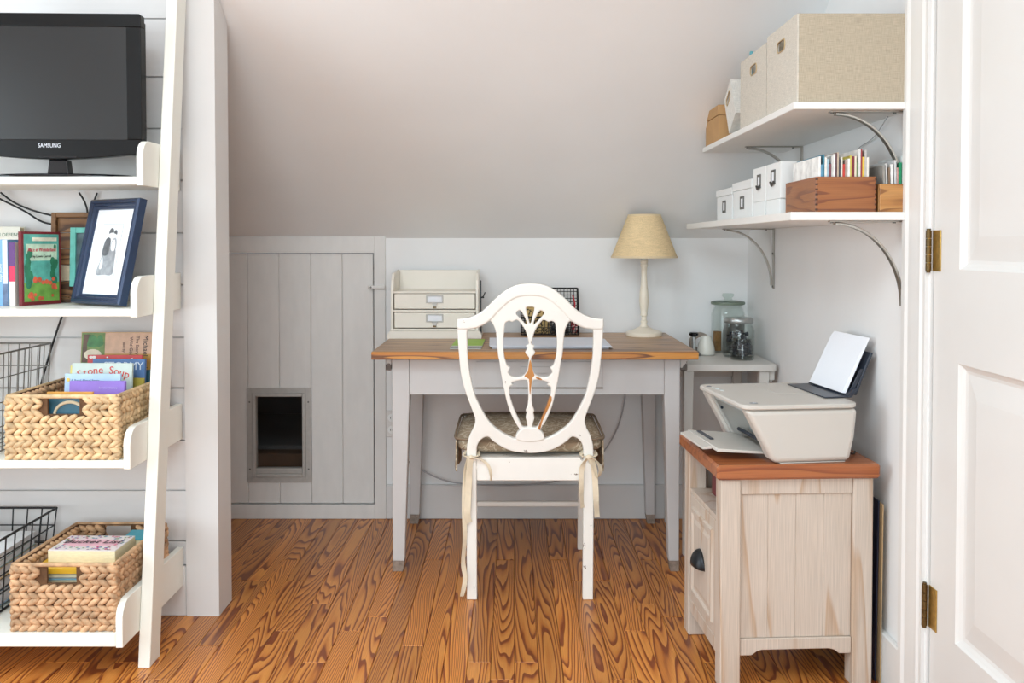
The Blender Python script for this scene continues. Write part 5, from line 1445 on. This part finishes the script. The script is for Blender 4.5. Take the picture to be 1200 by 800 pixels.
boxobj('body', 0.003, 0.19, 0.003, 0.207, 0, 0.084, 'kraft', kb, 0.001); boxobj('lid', 0, 0.193, 0, 0.21, 0.0845, 0.116, 'kraft', kb, 0.001)

# lower shelf: white boxes with metal label holders
def white_box(label, x0, y0, y1, z, h, lid, holder, ring_=False, lidn=None):
    b = thing('white_box', label, 'box', (x0, y0, z))
    D_ = y1 - y0
    boxobj('body', 0.003, 0.2, 0.003, D_ - 0.003, 0, h - (lid or 0) - (0.0003 if lid else 0), 'whitebox', b, 0.001)
    if lid: boxobj('lid', 0, 0.203, 0, D_, h - lid, h, 'whitebox', b, 0.001)
    if holder:
        hz, s_ = holder
        cy = D_ / 2
        bm = bmesh.new()
        for a in ((cy - 0.024 * s_, cy - 0.014 * s_, -0.02, 0.02), (cy + 0.014 * s_, cy + 0.024 * s_, -0.02, 0.02), (cy - 0.014 * s_, cy + 0.014 * s_, 0.013, 0.02), (cy - 0.014 * s_, cy + 0.014 * s_, -0.02, -0.013)):
            chamfer(bm, 0.0005, 0.0028, a[0], a[1], hz + a[2], hz + a[3], 0.0005)
        hd = obj('label_holder', bm, 'steel', b)
        boxobj('label_card', 0.0014, 0.0029, cy - 0.014 * s_, cy + 0.014 * s_, hz - 0.013, hz + 0.013, 'paper', b)
        if ring_:
            bm = bmesh.new(); tube(bm, [(-0.002, cy - 0.016 + 0.032 * k / 8, hz - 0.012 - 0.012 * math.sin(math.pi * k / 8)) for k in range(9)], 0.0024, 6); obj('ring_pull', bm, 'steel', b, 60)
    return b
z0 = SLO + 0.0005
X0 = 0.71
white_box('white lidded box with label frame, farthest along the lower shelf', X0, 3.04, 3.27, z0, 0.108, 0.022, (0.05, 0.95))
white_box('white lidded box with label frame beside the stacked white boxes', X0, 2.79, 3.03, z0, 0.118, 0.026, (0.052, 1.0))
white_box('plain white box under the farther white drawer box', X0, 2.645, 2.78, z0, 0.046, None, None)
white_box('white drawer box with ring pull stacked on the farther plain box', X0, 2.64, 2.784, z0 + 0.0465, 0.098, None, (0.058, 0.8), True)
white_box('plain white box under the white drawer box next to the wooden box', X0, 2.5, 2.637, z0, 0.046, None, None)
white_box('white drawer box with ring pull next to the wooden card box', X0, 2.495, 2.636, z0 + 0.0465, 0.098, None, (0.06, 0.85), True)

# dovetailed wooden boxes full of cards
def card_box(label, x0, x1, y0, y1, h, mat, z, dovetail):
    b = thing('wooden_card_box', label, 'box', (x0, y0, z))
    W_, D_ = x1 - x0, y1 - y0
    t = 0.008
    nm = (('front_panel', 0, W_, 0, t), ('back_panel', 0, W_, D_ - t, D_), ('side_panel', 0, t, t, D_ - t), ('side_panel', W_ - t, W_, t, D_ - t))
    for n_, a0, a1, b0, b1 in nm:
        bm = bmesh.new(); chamfer(bm, a0 + 0.0002, a1 - 0.0002, b0 + 0.0002, b1 - 0.0002, 0, h, 0.0008); obj(n_, bm, 'box_wood_side' if (n_ == 'side_panel' and mat == 'box_wood') else mat, b)
    boxobj('bottom', t, W_ - t, t, D_ - t, 0, 0.004, mat, b)
    if dovetail:
        bm = bmesh.new()
        for k in range(7):
            zz_ = h * (k + 0.5) / 7
            chamfer(bm, -0.0006, 0.0045, -0.0006, 0.0045, zz_ - 0.0022, zz_ + 0.0022)
            chamfer(bm, W_ - 0.004, W_ + 0.0004, -0.0006, 0.0045, zz_ - 0.0022, zz_ + 0.0022)
        p = obj('dovetails', bm, col((72, 36, 20), 0.5), b); p['kind'] = 'stuff'
    return b
card_box('reddish dovetailed wooden box packed with cards on the lower shelf', 0.7185, 0.861, 2.222, 2.47, 0.0835, 'box_wood', z0, True)
card_box('small pale wooden box of cards beside the door on the lower shelf', 0.866, 0.936, 2.213, 2.40, 0.066, 'box_wood2', z0, False)
pal = [(236, 234, 230), (96, 150, 180), (58, 120, 140), (228, 226, 220), (160, 190, 204), (120, 70, 80), (206, 204, 200), (232, 230, 226), (92, 60, 66), (190, 170, 150), (60, 62, 70), (214, 210, 196), (196, 60, 50), (170, 150, 140), (240, 238, 232), (206, 190, 90), (120, 40, 50), (226, 214, 190), (110, 130, 96), (220, 218, 214), (150, 60, 60), (226, 190, 80), (190, 186, 180), (230, 226, 216)]
names = ['white', 'sky blue', 'dark teal', 'off white', 'pale blue', 'plum', 'light grey', 'bright white', 'dark maroon', 'tan', 'charcoal', 'cream', 'red', 'taupe', 'ivory', 'mustard', 'wine red', 'buff', 'olive', 'grey white', 'brick red', 'amber', 'stone grey', 'pearl']
rc = random.Random(12)
x = 0.7275
k = 0
while x < 0.849 and k < 24:
    t = rc.uniform(0.0036, 0.0064)
    h = rc.uniform(0.108, 0.138) + (0.012 if k > 18 else 0)
    o = boxobj('greeting_card', 0, t, 0, 0.17 + rc.uniform(0, 0.05), 0, h, col(pal[k], 0.5, 0.2), None, 0.0004)
    o.location = (x, 2.2318, z0 + 0.0045); o.rotation_euler = (0, 0, 0)
    tag(o, '%s card filed on edge in the reddish wooden box' % names[k], 'card', 'cards in the reddish wooden box')
    x += t + 0.0003; k += 1
# tall white folders at the far left end of the box
for q, (yy, dh) in enumerate(((2.232, 0.13), )): pass
x = 0.8795
for k, (nm_, cv, t, h, tl) in enumerate((('grey', (150, 146, 140), 0.005, 0.105, -2.5), ('silver', (196, 194, 190), 0.004, 0.11, -2.5), ('brown', (128, 104, 82), 0.004, 0.1, -2), ('white', (232, 230, 226), 0.006, 0.108, -2), ('pale grey', (206, 206, 206), 0.005, 0.118, -1), ('pink', (206, 160, 150), 0.003, 0.1, -1), ('green', (30, 140, 96), 0.006, 0.112, 0), ('clear white', (226, 232, 232), 0.004, 0.128, 0))):
    o = boxobj('greeting_card', 0, t, 0, 0.15, 0, h, col(cv, 0.5, 0.15), None, 0.0004)
    o.location = (x + (0.0008 if tl else 0), 2.2225, z0 + 0.0048); o.rotation_euler = (0, R(tl), 0)
    tag(o, '%s card filed on edge in the small pale wooden box' % nm_, 'card', 'cards in the small pale wooden box')
    x += t + 0.0014

# ================================================================== FILE CABINET
CZ = 0.56
cb = thing('file_cabinet', 'whitewashed pine file cabinet with a reddish wooden top', 'cabinet', (0.500, 2.272, 0), R(3))
CW, CD = 0.408, 0.405
bm = bmesh.new(); chamfer(bm, 0, CW, 0, CD, CZ - 0.036, CZ, 0.006); obj('cabinet_top', bm, 'cab_top', cb, 30)
PX0, PX1, PY0, PY1 = 0.014, CW - 0.012, 0.014, CD - 0.014
lt = CZ - 0.0365
for x0 in (PX0, PX1 - 0.05):
    for y0 in (PY0, PY1 - 0.05):
        boxobj('leg', x0, x0 + 0.05, y0, y0 + 0.05, 0.0005, lt, 'cab_body', cb, 0.003)
# side walls facing the camera and the far side: rails and boards
for y0 in (PY0 + 0.006, PY1 - 0.022):
    boxobj('top_rail', PX0 + 0.0505, PX1 - 0.0505, y0, y0 + 0.016, lt - 0.04, lt, 'cab_body', cb, 0.0015)
    bm = bmesh.new()
    a, c, r_ = PX0 + 0.0505, PX1 - 0.0505, 0.02
    prism(bm, [(a, 0.083), (a + 0.03, 0.083), (a + 0.042, 0.092), (a + 0.055, 0.096), (c - 0.055, 0.096), (c - 0.042, 0.092), (c - 0.03, 0.083), (c, 0.083), (c, 0.124), (a, 0.124)], 'y', y0, y0 + 0.016)
    obj('bottom_rail', bm, 'cab_body', cb, bevel=(0.0015, 1))
    nb = 4
    bw = (c - a) / nb
    for k in range(nb):
        boxobj('side_board', a + k * bw + 0.0001, a + (k + 1) * bw - 0.0001, y0 + 0.006, y0 + 0.014, 0.1245, lt - 0.0405, 'cab_body', cb, 0.0012)
# back
boxobj('back_panel', PX1 - 0.02, PX1 - 0.012, PY0 + 0.0505, PY1 - 0.0505, 0.09, lt, 'cab_body', cb)
# front (towards the room's left): open slot above a drawer
F0, F1 = PY0 + 0.0505, PY1 - 0.0505
boxobj('slot_shelf', PX0 + 0.004, PX1 - 0.0205, F0, F1, 0.405, 0.417, 'cab_body', cb, 0.001)
boxobj('front_rail', PX0 + 0.004, PX0 + 0.02, F0, F1, 0.07, 0.105, 'cab_body', cb, 0.0015)
dr = boxobj('drawer', PX0 + 0.004, PX0 + 0.3, F0 + 0.001, F1 - 0.001, 0.1055, 0.403, 'cab_body', cb, 0.002)
bm = bmesh.new()
def ringx(x_, ins): return [bm.verts.new((x_, yy, zz_)) for yy, zz_ in ((F0 + 0.03 + ins, 0.135 + ins), (F1 - 0.03 - ins, 0.135 + ins), (F1 - 0.03 - ins, 0.375 - ins), (F0 + 0.03 + ins, 0.375 - ins))]
xf = PX0 + 0.004
rs = [ringx(xf - 0.0002, 0), ringx(xf - 0.007, 0.003), ringx(xf - 0.007, 0.012), ringx(xf - 0.002, 0.018), ringx(xf - 0.002, 0.026), ringx(xf - 0.0055, 0.036)]
for q, w in zip(rs, rs[1:]):
    for k in range(4): bm.faces.new((q[k], q[(k + 1) % 4], w[(k + 1) % 4], w[k]))
bm.faces.new(rs[-1]); bm.faces.new(rs[0]); bmesh.ops.recalc_face_normals(bm, faces=bm.faces[:])
obj('raised_panel', bm, 'cab_body', dr)
# cup pull
bm = bmesh.new()
cy_, cz_ = (F0 + F1) / 2, 0.262
nu, nv = 16, 7
rows = []
for j_ in range(nv + 1):
    ph = R(90) * j_ / nv
    row = []
    for k in range(nu + 1):
        th = math.pi * k / nu
        row.append(bm.verts.new((xf - 0.006 - 0.026 * math.sin(ph) * math.sin(th) ** 0.7, cy_ - 0.044 * math.cos(th) * (1 - 0.12 * math.sin(ph)), cz_ - 0.018 + 0.046 * math.sin(th) * math.cos(ph * 0.93))))
    rows.append(row)
for q, w in zip(rows, rows[1:]):
    for k in range(nu): bm.faces.new((q[k], q[k + 1], w[k + 1], w[k]))
bmesh.ops.remove_doubles(bm, verts=bm.verts[:], dist=1e-5); bmesh.ops.recalc_face_normals(bm, faces=bm.faces[:])
o = obj('cup_pull', bm, 'iron', dr, 60); o['label'] = 'black cup shaped drawer pull'
md = o.modifiers.new('solid', 'SOLIDIFY'); md.thickness = 0.0025
# burgundy binder in the slot
bn = thing('binder', 'burgundy binder lying in the open slot of the file cabinet', 'binder', (0.575, 2.345, 0.4181), R(3))
boxobj('cover', -0.02, 0.22, 0.0, 0.2, 0.001, 0.06, col((104, 30, 40), 0.45, 0.08), bn, 0.004)
bm = bmesh.new(); tube(bm, [(-0.0203, 0.1, 0.03), (-0.0215, 0.1, 0.03)], 0.009, 14); obj('finger_ring', bm, 'steel', bn)

# boards leaning between the cabinet and the wall
o = boxobj('leaning_board', 0, 0.004, 0, 0.34, 0, 0.457, col((28, 32, 52), 0.4), None, 0.0005); o.location = (0.9125, 2.335, 0.0008); o.rotation_euler = (0, R(0.6), 0)
tag(o, 'dark navy panel standing between cabinet and right wall', 'board')
o = boxobj('leaning_board', 0, 0.003, 0, 0.36, 0, 0.452, col((176, 148, 110), 0.7), None, 0.0005); o.location = (0.9195, 2.32, 0.0008); o.rotation_euler = (0, R(0.4), 0)
tag(o, 'tan cardboard sheet standing against the right wall beside the navy panel', 'board')

# ================================================================== PRINTER
pr = thing('printer', 'white inkjet printer with open tray on the file cabinet', 'printer', (0.567, 2.276, CZ + 0.0005), R(7))
PWD = 0.352
pr.scale = (1, 1, 1.035)
def ppart(name, prof, y0, y1, mat, parent=pr, bev=(0.004, 2)):
    bm = bmesh.new(); prism(bm, prof, 'y', y0, y1); return obj(name, bm, mat, parent, 30, bevel=bev)
# near and far end housings
side = [(0.004, 0.129), (0.292, 0.129), (0.285, 0.06), (0.272, 0.003), (0.082, 0.003), (0.068, 0.012), (0.056, 0.038)]
ppart('end_housing', side, 0.0, 0.05, 'printer', bev=(0.012, 4))
ppart('end_housing', side, PWD - 0.05, PWD, 'printer', bev=(0.012, 4))
ppart('rear_housing', [(0.15, 0.129), (0.29, 0.129), (0.283, 0.06), (0.27, 0.01), (0.16, 0.01)], 0.046, PWD - 0.046, 'printer')
ppart('inner_panel', [(0.02, 0.1285), (0.1498, 0.1285), (0.1498, 0.02), (0.13, 0.02), (0.118, 0.112), (0.028, 0.112)], 0.0505, PWD - 0.0505, 'printer_grey', bev=(0.001, 1))
ppart('base', [(0.094, 0.0), (0.262, 0.0), (0.262, 0.0028), (0.094, 0.0028)], 0.006, PWD - 0.006, 'printer', bev=(0.001, 1))
# scanner lid
bm = bmesh.new()
r_ = 0.045
def rr_pts(x0, x1, y0, y1, r):
    out = []
    for cx_, cy_, a0 in ((x1 - r, y0 + r, -90), (x1 - r, y1 - r, 0), (x0 + r, y1 - r, 90), (x0 + r, y0 + r, 180)):
        for k in range(7): a = R(a0 + 15 * k); out.append((cx_ + r * math.cos(a), cy_ + r * math.sin(a)))
    return out
prism(bm, rr_pts(-0.004, 0.296, -0.002, PWD + 0.002, 0.03), 'z', 0.1302, 0.1415)
lid = obj('scanner_lid', bm, 'printer', pr, 30, bevel=(0.003, 2))
bm = bmesh.new(); chamfer(bm, 0.02, 0.19, 0.03, 0.034, 0.1417, 0.1421); obj('lid_seam', bm, 'printer_grey', lid) if False else bm.free()
bm = bmesh.new(); prism(bm, rr_pts(0.15, 0.28, 0.16, 0.33, 0.01), 'z', 0.1416, 0.1424); obj('lid_panel', bm, 'printer', lid, 30)
bm = bmesh.new(); lathe(bm, [(0, 0.1418), (0.0105, 0.1418), (0.0105, 0.1424), (0, 0.1426)], 20, (0.035, 0.032, 0)); bd = obj('lid_badge', bm, col((150, 150, 152), 0.3), lid)
text('hp', 0.013, 'silver_print', lid, (0.035, 0.032, 0.1428), (0, 0, R(90)), depth=0.0001)
for k, yy in enumerate((0.29, 0.262, 0.24, 0.218)):
    bm = bmesh.new(); lathe(bm, [(0, 0.1416), (0.006 if k else 0.008, 0.1416), (0.005, 0.143), (0, 0.1432)], 14, (0.015 + 0.004 * k, yy + 0.02, 0)); obj('button', bm, 'printer_grey' if k else col((120, 122, 124), 0.4), lid)
# output tray folded down, with its paper stop
ppart('output_tray', [(0.088, 0.012), (0.09, 0.018), (-0.048, 0.030), (-0.05, 0.022)], 0.054, PWD - 0.054, 'printer', bev=(0.0015, 2))
tr_ = ppart('tray_extension', [(-0.0485, 0.0195), (-0.0485, 0.0285), (-0.072, 0.024), (-0.072, 0.019)], 0.1, PWD - 0.06, 'printer', bev=(0.001, 2))
bm = bmesh.new(); chamfer(bm, -0.03, -0.018, 0.17, 0.28, 0.0285, 0.031, 0.001); obj('paper_stop', bm, 'printer_dark', pr)
bm = bmesh.new(); tube(bm, [(0.095, 0.06, 0.03), (0.095, PWD - 0.06, 0.03)], 0.005, 8); obj('roller', bm, 'printer_dark', pr, 60)
bm = bmesh.new(); prism(bm, [(0.012, 0.125), (0.019, 0.125), (0.082, 0.02), (0.074, 0.02)], 'y', PWD - 0.0605, PWD - 0.0515); obj('door_arm', bm, 'printer', pr)
bm = bmesh.new(); tube(bm, [(0.046, PWD - 0.062, 0.088), (0.046, PWD - 0.0607, 0.088)], 0.004, 10); obj('hinge_pin', bm, 'printer_dark', pr)
# paper feeder at the back: hopper, support and sheets
ppart('hopper', [(0.24, 0.1428), (0.312, 0.1428), (0.3305, 0.1655), (0.3215, 0.1655), (0.301, 0.146), (0.24, 0.1455)], 0.075, PWD - 0.045, 'printer_dark', bev=(0.001, 1))
ppart('paper_support', [(0.3225, 0.148), (0.3305, 0.146), (0.3745, 0.25), (0.3685, 0.253)], 0.085, PWD - 0.055, 'printer_dark', bev=(0.002, 2))
ppart('paper_guide', [(0.308, 0.1495), (0.32, 0.1495), (0.35, 0.212), (0.34, 0.212)], 0.085, 0.0885, 'printer_dark', bev=(0.001, 1))
pp = thing('paper_sheets', 'white sheets standing in the rear feeder of the printer', 'paper', (0.567, 2.276, CZ + 0.0005), R(7))
pp.scale = pr.scale
for k in range(4):
    bm = bmesh.new()
    d = -0.0016 * k
    prism(bm, [(0.304 + d, 0.151), (0.3053 + d, 0.151), (0.3693 + d, 0.288 - 0.003 * k), (0.368 + d, 0.288 - 0.003 * k)], 'y', 0.093 + 0.003 * k, PWD - 0.063 + 0.002 * k)
    obj('sheet', bm, 'paper', pp)
bm = bmesh.new(); tube(bm, catmull([(0.289, 0.07, 0.11), (0.297, 0.066, 0.08), (0.294, 0.06, 0.04), (0.3, 0.06, 0.012), (0.318, 0.075, 0.0032), (0.335, 0.1, 0.003)], False, 6), 0.0026, 8); obj('power_cable', bm, 'cable', pr, 60)
